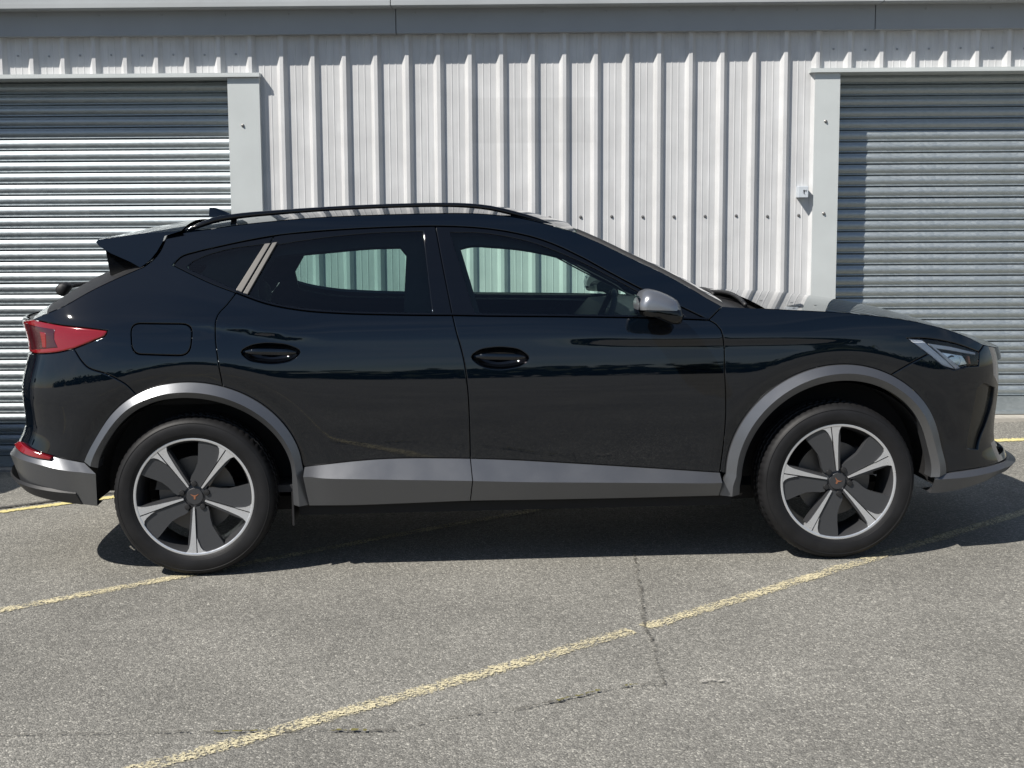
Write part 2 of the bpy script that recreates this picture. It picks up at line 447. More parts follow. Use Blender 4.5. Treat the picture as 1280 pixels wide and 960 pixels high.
ribbon('surface_crack', cr2, .024, M['tar'], .007, .025, .005)
for a, b in ((.80, .70), (.50, .36), (1.50, 1.36), (1.62, 1.58)):
    yy = lambda x: np.interp(x, [c[0] for c in cr2[::-1]], [c[1] for c in cr2[::-1]])
    ribbon('crack_moss', [(b, yy(b)), ((a + b) / 2, yy((a + b) / 2)), (a, yy(a))], .022, M['moss'], .009, .02, .004)
for (x, y, w, h) in ((-.60, -1.50, .07, .035), (1.86, -2.36, .10, .04), (2.36, -2.95, .06, .02), (.93, -1.05, .03, .02)):
    ribbon('pale_scuff_mark', [(x - w / 2, y), (x, y + h * .3), (x + w / 2, y - h * .2)], h, M['chalk'] if w < .1 else M['chalk'], .008, .02, .004)

# ------------------------------------------------------------------ industrial building
bld = bpy.data.objects.new('industrial_unit', None)
COL.objects.link(bld)
bld.matrix_world = Matrix(((EX.x, EN.x, EZ.x, WO.x), (EX.y, EN.y, EZ.y, WO.y), (EX.z, EN.z, EZ.z, WO.z), (0, 0, 0, 1)))
tag(bld, 'white ribbed steel industrial unit with two galvanised roller shutter doors', 'building')
LOW = -.32          # everything starts below the ground line

# rib profile over one 200 mm pitch (crest face at b=0, pan at b=.032), starting at the crest's right edge
RIB = [(0, 0), (.024, .032), (.066, .032), (.0685, .0300), (.0735, .0300), (.076, .032), (.109, .032), (.1115, .0300), (.1165, .0300), (.119, .032), (.154, .032), (.178, 0)]
def sheet(a0, a1, c0, c1, name='cladding_sheet', k=0):
    pts = []
    i = math.floor((a0 + .048) / .2) - 1
    while -.048 + i * .2 < a1 + .2:
        for p, q in RIB: pts.append((-.048 + i * .2 + p, q))
        i += 1
    def at(a):
        return float(np.interp(a, [p[0] for p in pts], [p[1] for p in pts]))
    prof = [(a0, at(a0))] + [p for p in pts if a0 + 1e-5 < p[0] < a1 - 1e-5] + [(a1, at(a1))]
    rows = [[(p[0], p[1] + k, c) for p in prof] for c in (c0, c1)]
    return link(name, MB().grid(rows).me(name, fix=False), M['wall'], bld)
e = -.048 - .2 * 8 + .09
cuts = [-1.607] + [x for x in [-.948 + 1.0 * i + .09 for i in range(-1, 4)] if -1.5 < x < 1.8] + [1.93]
for i_, (a, b) in enumerate(zip(cuts[:-1], cuts[1:])):
    sheet(a, b + .012, LOW, 2.66, k=-.0016 * (i_ % 2))
for a, b in ((-5.8, -4.858), (-4.858, -3.858), (-3.858, -2.858), (-2.858, -1.858), (-1.858, -1.607)): sheet(a, b, 2.385, 2.66)
for a, b in ((1.93, 2.142), (2.142, 3.142), (3.142, 4.142), (4.142, 5.142), (5.142, 6.1)): sheet(a, b, 2.385, 2.66)
for a, b in ((-9.858, -8.858), (-8.858, -7.858), (-7.858, -6.858), (-6.858, -5.8)): sheet(a, b, LOW, 2.66)
for a, b in ((6.1, 7.142), (7.142, 8.142), (8.142, 9.142)): sheet(a, b, LOW, 2.66)

def bpart(name, mb, mat, parent=bld, **k):
    return link(name, mb.me(name, **k), mat, parent)
# eaves: fascia behind an overhanging gutter, in lengths
for a, b in ((-9.9, -3.74), (-3.74, -.722), (-.718, 2.283), (2.287, 5.30), (5.30, 9.2)):
    bpart('fascia', MB().box(a, b - .0015, -.048, .03, 2.618, 2.80), M['fascia'])
for a, b in ((-9.9, -3.76), (-3.76, -.742), (-.738, 2.305), (2.309, 5.32), (5.32, 9.2)):
    g = MB().box(a, b - .0015, -.165, .06, 2.768, 2.98)
    g.box(a, b - .0015, -.172, -.166, 2.772, 2.80)
    bpart('gutter', g, M['gutter'])
bpart('roof_sheet', MB().add([(-9.9, .02, 3.0), (9.2, .02, 3.0), (9.2, 9, 4.0), (-9.9, 9, 4.0)], [(0, 1, 2, 3)]), M['gutter'])

def screws(name, pts, r, parent=bld, mat=None):
    mb = MB()
    for (a, b, c) in pts:
        mb.lathe([(r * 1.5, 0), (r * 1.5, -.002), (r, -.003), (r * .95, -.007), (.0005, -.008)], 8, 'y', (a, b, c))
    o = link(name, mb.me(name, angle=40), mat or M['screw'], parent)
    o['kind'] = 'stuff'
    return o
pan = [-.048 + .2 * i + .0925 for i in range(-48, 47)]
screws('fixing_screws', [(a, .03, 1.463 + random.uniform(-.004, .004)) for a in pan if -1.5 < a < 1.85] +
       [(a, .03, .35) for a in pan if -1.5 < a < 1.85], .0068)
screws('lintel_screws', [(a, .03, 2.505 + random.uniform(-.003, .003)) for a in pan if (a < -1.6 or a > 1.95)], .0048, mat=M['fascia'])
screws('fascia_rivets', [(-9 + .4 * i, -.048, 2.742) for i in range(46)], .005, mat=M['fascia'])

def jamb(a0, a1, name='door_jamb'):
    o = bpart(name, MB().box(a0, a1, -.011, .20, LOW, 2.357), M['flash'])
    for c in (2.055, 1.475, .9, .3):
        m = MB().lathe([(.010, 0), (.010, -.004), (.007, -.006), (.006, -.010), (.0005, -.011)], 10, 'y', (a0 + (a1 - a0) * .45, -.011, c))
        link('bolt', m.me('bolt', angle=40), M['screw'], o)
    return o
jamb(-1.806, -1.603); jamb(-5.8, -5.6)
jamb(1.925, 2.083); jamb(5.9, 6.1)
for a0, a1 in ((-5.83, -1.596), (1.893, 6.13)):
    m = MB().box(a0, a1, -.034, .21, 2.3585, 2.384).box(a0, a1, -.036, -.0345, 2.3585, 2.372)
    bpart('door_lintel', m, M['flash'])

# roller shutters: one curved galvanised lath per row
PITCH = .0725
def lath_mesh(L):
    # side profile (b, c) over one pitch, measured down from the hinge groove at the top
    prof = [(.010, 0.0), (.008, -.0025), (-.001, -.0035), (-.0045, -.006)]
    for k in range(0, 11):
        t = k / 10
        prof.append((-.0045 - .0125 * math.sin(math.pi * (.08 + .84 * t)) + .0031, -.008 - .050 * t))
    prof += [(-.003, -.0600), (-.0075, -.0625), (-.0082, -.0665), (-.004, -.0690), (.006, -.0695), (.010, -.0725)]
    rows = [[(0, b, c) for b, c in prof], [(L, b, c) for b, c in prof]]
    return MB().grid(rows).me('shutter_lath', angle=50, fix=False)
def shutter(a0, a1, ctop, n, cbot, phase):
    L = a1 - a0
    root = link('roller_shutter', MB().box(a0, a1, .206, .216, cbot, 2.40).me('roller_shutter'), M['galv'], bld)
    me = lath_mesh(L); me.materials.append(M['galv'])
    c = phase
    while c < 2.40: c += PITCH
    while c - PITCH > cbot + .055:
        o = bpy.data.objects.new('shutter_lath', me); COL.objects.link(o); o.parent = root
        o.location = (a0, .19 + random.uniform(-.0007, .0007), c); o.rotation_euler = (random.gauss(0, .022), random.uniform(-.0004, .0004), 0)
        c -= PITCH
    bpart('bottom_rail', MB().box(a0, a1, .170, .205, cbot, c - .002).box(a0, a1, .162, .169, cbot, cbot + .02), M['galv'], root)
    return root
shutter(-5.6, -1.80, 2.4, 0, -.185, 1.8446)
shutter(2.078, 5.9, 2.4, 0, .152, 1.9377)
bpart('door_threshold', MB().box(2.084, 5.899, .0, .30, -.2, .147), M['concrete'])
bpart('door_threshold', MB().box(-5.599, -1.807, .06, .30, -.4, -.19), M['concrete'])

# small enclosure on the wall
jb = bpy.data.objects.new('junction_box', None); COL.objects.link(jb)
jb.matrix_world = bld.matrix_world @ Matrix.Translation((1.857, .03, 1.577))
tag(jb, 'small grey box with dark printed sign mounted on the ribbed wall', 'box')
me = MB().box(-.032, .032, -.076, 0, 0, .072).me('enclosure')
bm = bmesh.new(); bm.from_mesh(me); bmesh.ops.bevel(bm, geom=bm.edges[:], offset=.003, segments=2, affect='EDGES', profile=.5); bm.to_mesh(me); bm.free()
link('enclosure', me, M['boxgrey'], jb)
mk = MB()
for poly in ([(-.006, .046), (.002, .05), (.004, .044), (.012, .046), (.011, .040), (.004, .037), (.006, .028), (.001, .020), (-.002, .026), (.001, .034), (-.005, .038)],
             [(.014, .048), (.022, .047), (.022, .044), (.015, .044)], [(.016, .040), (.021, .039), (.020, .035), (.016, .036)], [(-.008, .034), (-.004, .033), (-.006, .029)],
             [(.006, .018), (.010, .020), (.009, .015)]):
    mk.prism([(p[0] * .8 + .004, p[1]) for p in poly], -.0775, -.0765)
link('printed_mark', mk.me('printed_mark'), M['ink'], jb)

# ------------------------------------------------------------------ car: side surface
def spline(xs, ys):
    xs=np.array(xs,float); ys=np.array(ys,float); n=len(xs); h=np.diff(xs)
    A=np.zeros((n,n)); b=np.zeros(n); A[0,0]=A[-1,-1]=1
    for i in range(1,n-1):
        A[i,i-1]=h[i-1]; A[i,i]=2*(h[i-1]+h[i]); A[i,i+1]=h[i]
        b[i]=6*((ys[i+1]-ys[i])/h[i]-(ys[i]-ys[i-1])/h[i-1])
    m=np.linalg.solve(A,b)
    def f(x):
        x=np.clip(np.asarray(x,float),xs[0],xs[-1]); i=np.clip(np.searchsorted(xs,x)-1,0,n-2)
        a=(xs[i+1]-x)/h[i]; c=(x-xs[i])/h[i]
        return a*ys[i]+c*ys[i+1]+((a**3-a)*m[i]+(c**3-c)*m[i+1])*h[i]**2/6
    return f
def sm(a,b,x):
    t=np.clip((np.asarray(x,float)-a)/(b-a),0,1); return t*t*(3-2*t)
WZ=spline([.15,.25,.35,.48,.60,.70,.78,.86,.94,1.0,1.05,1.10,1.20,1.30,1.40,1.46,1.52],
          [.855,.868,.880,.890,.898,.902,.902,.897,.886,.874,.858,.834,.787,.735,.678,.638,.58])
XF=spline([0.2, 0.34, 0.45, 0.55, 0.66, 0.77, 0.86, 0.95, 1.2],[3.5127, 3.5927, 3.5476, 3.5354, 3.5445, 3.5449, 3.5279, 3.4879, 3.4879])
XR=spline([0.2, 0.32, 0.42, 0.5, 0.6, 0.75, 0.85, 0.95, 1.08, 1.4],[-0.7224, -0.7824, -0.8579, -0.8419, -0.7876, -0.789, -0.7722, -0.7506, -0.7888, -0.7888])
X0F,LF,NF=2.70,1.52,3.6
X0R,LR,NR=-0.10,1.34,4.2
CR=spline([-.6,-.15,.2,.5,1.0,1.5,2.0,2.45,3.0,3.5],[1.075,1.07,1.035,.988,.967,.965,.955,.952,.93,.88])
def CA(x):
    return .0075*(sm(-.30,.0,x)*(1-sm(.25,.62,x))+sm(1.35,1.95,x)*(1-sm(2.35,2.8,x)))+.0015
RA=.475
def width(x,z):
    w=WZ(z)
    w=w-.035*sm(.6,-.5,x)*sm(1.0,1.3,z) if False else w-.035*(1-sm(-.5,.6,x))*sm(1.0,1.3,z)
    d=z-CR(x)
    w=w+CA(x)*np.where(d>0,np.exp(-(d/.07)**2),np.exp(-(d/.022)**2))
    w=w+.012*np.exp(-((x-.0)/.45)**2-((z-.86)/.16)**2)
    for cx in (0.015,2.69):
        r=np.hypot(x-cx,z-.335)-RA
        r=np.maximum(r,-.02)
        w=w-.012*np.exp(-(r/.055)**2)*sm(.30,.5,z)
    return w
def base(u,z):
    u=np.asarray(u,float); z=np.asarray(z,float)
    tf=np.clip((u-X0F)/LF,0,1)*np.pi/2; tr=np.clip((X0R-u)/LR,0,1)*np.pi/2
    sf=np.sin(tf)**(2/NF); cf=np.cos(tf)**(2/NF); sr=np.sin(tr)**(2/NR); cr=np.cos(tr)**(2/NR)
    # near theta=0 sin^(2/n) has infinite slope: reparametrise so that x grows linearly with u
    xlin_f=np.clip((u-X0F)/LF,0,1); xlin_r=np.clip((X0R-u)/LR,0,1)
    gf=gmap(xlin_f,NF); gr=gmap(xlin_r,NR)
    x=np.where(u>X0F,X0F+(XF(z)-X0F)*gf[0],np.where(u<X0R,X0R+(XR(z)-X0R)*gr[0],u))
    k=np.where(u>X0F,gf[1],np.where(u<X0R,gr[1],1.0))
    return x,-width(x,z)*k,z
_tab={}
def gmap(t,n):
    # arc-length parametrised superellipse quadrant: returns (x,y) fractions
    if n not in _tab:
        th=np.linspace(0,np.pi/2,4001); a=np.sin(th)**(2/n); b=np.cos(th)**(2/n)
        s=np.concatenate([[0],np.cumsum(np.hypot(np.diff(a),np.diff(b)))]); _tab[n]=(s/s[-1],a,b)
    s,a,b=_tab[n]
    return np.interp(t,s,a),np.interp(t,s,b)
def surf(u,z,off=0.0):
    e=.004
    x,y,zz=base(u,z)
    a=np.stack(base(u+e,z),-1)-np.stack(base(u-e,z),-1)
    b=np.stack(base(u,z+e),-1)-np.stack(base(u,z-e),-1)
    n=np.cross(a,b); n=n/np.maximum(np.linalg.norm(n,axis=-1,keepdims=True),1e-12)
    P=np.stack([x,y,zz],-1)+np.asarray(off)[...,None]*n if np.ndim(off) else np.stack([x,y,zz],-1)+off*n
    return P,n

T = {'roofE': [(-0.1131, 1.4032), (-0.0558, 1.4123), (0.0603, 1.4272), (0.1764, 1.4422), (0.343, 1.4581), (0.5267, 1.4705), (0.6944, 1.4762),
           (0.8627, 1.4792), (1.0148, 1.4805), (1.1569, 1.4785), (1.2685, 1.4701), (1.3862, 1.4516), (1.5031, 1.4214), (1.6028, 1.3916)],
 'pillE': [(1.6028, 1.3916), (1.7012, 1.3468), (1.8215, 1.2856), (1.9639, 1.2145), (2.0858, 1.144), (2.1461, 1.1058), (2.1937, 1.0792)],
 'ridge': [(2.1937, 1.0792), (2.2667, 1.0732), (2.3466, 1.0686), (2.4832, 1.0599), (2.6167, 1.0511), (2.7422, 1.0409), (2.8677, 1.0276),
           (2.9671, 1.0145), (3.0482, 1.0014), (3.1304, 0.9829), (3.2232, 0.9584), (3.3156, 0.9259), (3.3993, 0.8904)],
 'spS': [(-0.1131, 1.4032), (-0.1216, 1.3736), (-0.1366, 1.3377), (-0.1625, 1.3055), (-0.2026, 1.2768)],
 'tgS': [(-0.2026, 1.2768), (-0.3211, 1.23), (-0.4394, 1.1773), (-0.5427, 1.1258), (-0.6365, 1.094), (-0.7274, 1.0682)],
 'tlTop': [(-0.7274, 1.0682), (-0.643, 1.0575), (-0.5668, 1.0478), (-0.4587, 1.0375), (-0.3526, 1.0254)],
 'tlBot': [(-0.3526, 1.0254), (-0.3575, 1.0128), (-0.4126, 0.988), (-0.4682, 0.9693), (-0.5205, 0.9534)],
 'tlBot2': [(-0.5205, 0.9534), (-0.5913, 0.94), (-0.6812, 0.9312), (-0.7658, 0.9267)],
 'bumpS': [(-0.5205, 0.9534), (-0.4864, 0.9119), (-0.4516, 0.883), (-0.351, 0.8502), (-0.2601, 0.8033), (-0.2175, 0.7574)],
 'dRear': [(0.1896, 1.1652), (0.156, 1.1213), (0.1201, 1.0797), (0.1124, 1.047), (0.112, 1.0053), (0.1243, 0.8838), (0.136, 0.7949)],
 'bSeam': [(1.075, 1.0614), (1.0911, 0.9874), (1.1123, 0.9045), (1.1295, 0.7818), (1.1364, 0.6156), (1.1372, 0.4688)],
 'bTop': [(1.0106, 1.4268), (1.0407, 1.2486), (1.075, 1.0614)],
 'fSeam': [(2.132, 1.0241), (2.1608, 1.0075), (2.1792, 0.9846), (2.1877, 0.9487), (2.1934, 0.8035), (2.1992, 0.6565), (2.1914, 0.4895),
           (2.1793, 0.3874)],
 'dloTop': [(-0.0768, 1.2816), (-0.049, 1.3121), (0.016, 1.334), (0.0849, 1.3494), (0.1969, 1.3724), (0.3424, 1.3967), (0.4787, 1.4096),
            (0.612, 1.4176), (0.8628, 1.4256), (1.0106, 1.4268), (1.1316, 1.4218), (1.2491, 1.41), (1.3495, 1.3919), (1.4327, 1.3707),
            (1.5153, 1.3397), (1.6133, 1.292), (1.7331, 1.2247), (1.8558, 1.1575), (1.9848, 1.0972), (2.0808, 1.0506), (2.132, 1.0241)],
 'belt': [(-0.0768, 1.2816), (0.0051, 1.2416), (0.0929, 1.2018), (0.1896, 1.1652), (0.3087, 1.122), (0.4624, 1.0909), (0.6156, 1.0772),
          (0.8178, 1.068), (0.9911, 1.0628), (1.075, 1.0614), (1.1681, 1.0579), (1.5168, 1.0487), (1.8272, 1.039), (2.0127, 1.0309),
          (2.132, 1.0241)],
 'cladTop': [(0.4521, 0.4477), (0.5515, 0.4591), (0.6502, 0.4683), (0.7652, 0.4751), (0.8802, 0.4765), (1.0119, 0.4734), (1.1372, 0.4688),
             (1.3092, 0.459), (1.5084, 0.4432), (1.8423, 0.4148), (2.1793, 0.384)],
 'cladMid': [(0.4511, 0.4159), (0.6482, 0.408), (0.8783, 0.3991), (1.1359, 0.3889), (1.3416, 0.3795), (1.7086, 0.3682), (2.1797, 0.3538)],
 'cladBot': [(0.4662, 0.2919), (0.644, 0.2891), (0.8755, 0.2919), (1.1344, 0.2959), (1.3409, 0.2942), (1.7092, 0.2919), (2.1743, 0.2926)],
 'cladSpl': [(1.1372, 0.4688), (1.1458, 0.3886), (1.1344, 0.2959)],
 'glQ': [(-0.0168, 1.2742), (0.0018, 1.2934), (0.0341, 1.3093), (0.1353, 1.3405), (0.3005, 1.3627), (0.189, 1.1812), (0.0917, 1.2243),
         (0.0208, 1.2543)],
 'glR': [(0.3472, 1.3588), (0.5094, 1.3811), (0.7156, 1.3995), (0.8627, 1.4047), (0.9565, 1.406), (0.9913, 1.0723), (0.8179, 1.0769),
         (0.6155, 1.0867), (0.4622, 1.1004), (0.3083, 1.1331), (0.2323, 1.1614)],
 'glF': [(1.0739, 1.3993), (1.1981, 1.3958), (1.3319, 1.3739), (1.4316, 1.3476), (1.5106, 1.3166), (1.6641, 1.2453), (1.774, 1.1849),
         (1.8866, 1.1214), (1.9765, 1.0781), (2.0336, 1.0434), (1.828, 1.0501), (1.5173, 1.0577), (1.1684, 1.0677)],
 'triA': [(0.3005, 1.3627), (0.327, 1.3656), (0.2125, 1.1649), (0.1875, 1.1764)],
 'triB': [(0.3319, 1.3662), (0.3551, 1.3702), (0.2374, 1.1565), (0.2175, 1.1632)],
 'hl': [(2.9924, 0.9335), (3.0694, 0.9317), (3.2127, 0.9072), (3.3474, 0.8632), (3.3264, 0.807), (3.2425, 0.8068), (3.1876, 0.7976), (3.1418, 0.8162),
        (3.0771, 0.8684)],
 'drl': [(3.1057, 0.9058), (3.2063, 0.889), (3.306, 0.864), (3.2901, 0.8605), (3.1952, 0.881), (3.1221, 0.8936), (3.2086, 0.8051), (3.1879, 0.801)],
 'fuel': [(-0.2452, 0.9573), (-0.2475, 1.0018), (-0.2281, 1.0363), (-0.1917, 1.0499), (-0.0298, 1.0429), (0.0056, 1.0359), (0.0202, 1.0133),
          (0.0192, 0.9658), (0.0064, 0.9374), (-0.0225, 0.9204), (-0.1478, 0.9273), (-0.2152, 0.9346)],
 'hanR': [(0.2163, 0.9301), (0.2502, 0.9518), (0.2921, 0.9605), (0.3565, 0.9599), (0.4047, 0.9519), (0.4528, 0.9253), (0.4233, 0.8969),
          (0.3716, 0.8835), (0.2912, 0.8869), (0.2433, 0.9007)],
 'hanF': [(1.1497, 0.8924), (1.1846, 0.9177), (1.2339, 0.9265), (1.2995, 0.9253), (1.3485, 0.9146), (1.3839, 0.8815), (1.3538, 0.856),
          (1.3044, 0.8439), (1.2224, 0.8454), (1.1769, 0.8626)],
 'refl': [(-0.8511, 0.5321), (-0.801, 0.5531), (-0.5835, 0.5121), (-0.585, 0.5008), (-0.6482, 0.5046), (-0.7512, 0.5157)],
 'rbTop': [(-0.4428, 0.4835), (-0.5149, 0.4984), (-0.5831, 0.5108), (-0.683, 0.5289), (-0.8068, 0.5354)],
 'rbMid': [(-0.3872, 0.4433), (-0.476, 0.4542), (-0.5895, 0.4739), (-0.6844, 0.4853), (-0.7996, 0.4925)],
 'rbBot': [(-0.4354, 0.3053), (-0.5327, 0.3167), (-0.6533, 0.3354), (-0.7424, 0.3593), (-0.8431, 0.3712)],
 'rArchO': [(-0.4371, 0.4901), (-0.4237, 0.5832), (-0.3618, 0.6656), (-0.2765, 0.7271), (-0.1613, 0.7811), (-0.053, 0.8086), (0.0275, 0.8119),
            (0.1264, 0.7967), (0.2451, 0.7477), (0.3433, 0.6626), (0.4097, 0.5663), (0.4461, 0.4612)],
 'rArchI': [(-0.3808, 0.4631), (-0.3762, 0.5331), (-0.3403, 0.6157), (-0.2573, 0.6807), (-0.1413, 0.725), (-0.0365, 0.7461), (0.044, 0.7477),
            (0.1427, 0.7257), (0.242, 0.6753), (0.3198, 0.6019), (0.3763, 0.5166), (0.4041, 0.4204)],
 'fArchO': [(2.1964, 0.38), (2.2265, 0.4707), (2.258, 0.5759), (2.3182, 0.6709), (2.4115, 0.7528), (2.5267, 0.8091), (2.6312, 0.8269),
            (2.7161, 0.8266), (2.8271, 0.8065), (2.9382, 0.7573), (3.0299, 0.6874), (3.1076, 0.5774), (3.1471, 0.4672), (3.1348, 0.3554)],
 'fArchI': [(2.2675, 0.3647), (2.2858, 0.4492), (2.3209, 0.5439), (2.3912, 0.6375), (2.4857, 0.7097), (2.5911, 0.7491), (2.6953, 0.7657),
            (2.8038, 0.7502), (2.9031, 0.7112), (2.9848, 0.6449), (3.0503, 0.5575), (3.0821, 0.4703), (3.0732, 0.3432)],
 'fbSeam': [(2.8991, 0.7817), (2.9757, 0.8244), (3.0771, 0.8684)],
 'fbTop': [(3.1385, 0.3552), (3.2106, 0.3599), (3.3172, 0.3649), (3.4304, 0.369)],
 'fbMid': [(3.0804, 0.3359), (3.1904, 0.3367), (3.3147, 0.3439), (3.4315, 0.351)],
 'fbBot': [(3.0836, 0.2728), (3.1688, 0.275), (3.2553, 0.2878), (3.3573, 0.3072), (3.4337, 0.3256)],
 'fin': [(3.2793, 0.4565), (3.2964, 0.5421), (3.3108, 0.6444), (3.3238, 0.7119), (3.3658, 0.7292), (3.4496, 0.7009), (3.4393, 0.6325),
         (3.4063, 0.556), (3.3671, 0.5008), (3.3351, 0.4479)],
 'grl': [(3.3535, 0.4777), (3.4341, 0.5072), (3.5017, 0.4984), (3.4334, 0.3973), (3.3655, 0.42)],
 'fR': [(0.2699, 1.2243), (0.3369, 1.3314), (0.5612, 1.3489), (0.7559, 1.3623), (0.859, 1.3632), (0.8827, 1.3333), (0.8686, 1.0808), (0.5453, 1.0904),
        (0.3826, 1.1093), (0.2838, 1.1346)],
 'fF': [(1.1194, 1.355), (1.1552, 1.3629), (1.2547, 1.3592), (1.3561, 1.3488), (1.4921, 1.3217), (1.621, 1.2833), (1.715, 1.2427), (1.8475, 1.1744),
        (1.9768, 1.1001), (2.0452, 1.0346), (1.8252, 1.0437), (1.6274, 1.0518), (1.1984, 1.0664)],
 'fQ': [(-0.0275, 1.2853), (0.0315, 1.3027), (0.0432, 1.2984), (0.0193, 1.268), (-0.0015, 1.2643)],
 'rArchO_fit': ([-0.0177, 0.1173, -0.2684, 0.227, 0.4342], 0.33, 2.857),
 'rArchI_fit': ([-0.0246, 0.1714, -0.4049, 0.3518, 0.3443], 0.313, 2.926),
 'fArchO_fit': ([-0.0054, 0.0301, -0.0611, 0.0497, 0.4842], 0.091, 3.096),
 'fArchI_fit': ([-0.0041, 0.017, -0.0212, 0.0122, 0.4211], 0.07, 3.12)}

CAR = (1.32, 0.0, 0.0)
car = bpy.data.objects.new('parked_car', None); COL.objects.link(car)
car.location = CAR
tag(car, 'glossy black crossover car with grey wheel arch trim parked before the unit', 'car')
UE = X0F + LF - .0005        # surface parameter on the centre line, nose
UR = X0R - LR + .0005        # and tail

def resample(pts, step=.015, smooth=True, closed=False):
    P = [np.array(p, float) for p in pts]
    if len(P) < 3 and not closed: smooth = False
    n = len(P); out = []
    rng = range(n if closed else n - 1)
    for i in rng:
        p1, p2 = P[i], P[(i + 1) % n]
        if closed: p0, p3 = P[i - 1], P[(i + 2) % n]
        else: p0, p3 = (P[i - 1] if i else 2 * p1 - p2), (P[i + 2] if i + 2 < n else 2 * p2 - p1)
        m = max(1, int(np.linalg.norm(p2 - p1) / step))
        d1 = max(np.linalg.norm(p1 - p0), 1e-6); d2 = max(np.linalg.norm(p2 - p1), 1e-6); d3 = max(np.linalg.norm(p3 - p2), 1e-6)
        m1 = ((p1 - p0) / d1 * d2 + (p2 - p1) / d2 * d1) / (d1 + d2) * d2 if smooth else p2 - p1
        m2 = ((p2 - p1) / d2 * d3 + (p3 - p2) / d3 * d2) / (d2 + d3) * d2 if smooth else p2 - p1
        for k in range(m):
            t = k / m
            out.append((2 * t**3 - 3 * t**2 + 1) * p1 + (t**3 - 2 * t**2 + t) * m1 + (-2 * t**3 + 3 * t**2) * p2 + (t**3 - t**2) * m2)
    if not closed: out.append(P[-1])
    return np.array(out)

def join(*segs):
    """segments -> closed polygon (each smoothed on its own)"""
    out = []
    for s in segs:
        r = resample(s)
        for p in r:
            if not out or np.linalg.norm(p - out[-1]) > 1e-4: out.append(p)
    while np.linalg.norm(out[0] - out[-1]) < 1e-4: out.pop()
    return np.array(out)

def area2(P): return .5 * np.sum(P[:, 0] * np.roll(P[:, 1], -1) - np.roll(P[:, 0], -1) * P[:, 1])
def ccw(P): return P if area2(P) > 0 else P[::-1]
def inset(P, d):
    """move a ccw polygon inwards by d"""
    a = P - np.roll(P, 1, 0); b = np.roll(P, -1, 0) - P
    na = np.stack([-a[:, 1], a[:, 0]], 1); nb = np.stack([-b[:, 1], b[:, 0]], 1)
    na /= np.maximum(np.linalg.norm(na, axis=1, keepdims=True), 1e-9); nb /= np.maximum(np.linalg.norm(nb, axis=1, keepdims=True), 1e-9)
    m = na + nb; L = np.maximum(np.sum(m * m, 1, keepdims=True), .5)
    return P + 2 * m / L * d
def inside(P, Q):
    x, y = Q[:, 0], Q[:, 1]; r = np.zeros(len(Q), bool)
    x1, y1 = P[:, 0], P[:, 1]; x2, y2 = np.roll(x1, -1), np.roll(y1, -1)
    for a, b, c, d in zip(x1, y1, x2, y2):
        if b != d:
            r ^= ((b > y) != (d > y)) & (x < (c - a) * (y - b) / (d - b) + a)
    return r
def segdist(P, Q):
    best = np.full(len(Q), 1e9)
    A = P; Bq = np.roll(P, -1, 0)
    for a, b in zip(A, Bq):
        d = b - a; t = np.clip(((Q - a) @ d) / max(d @ d, 1e-12), 0, 1)
        best = np.minimum(best, np.hypot(*(Q - a - t[:, None] * d).T))
    return best

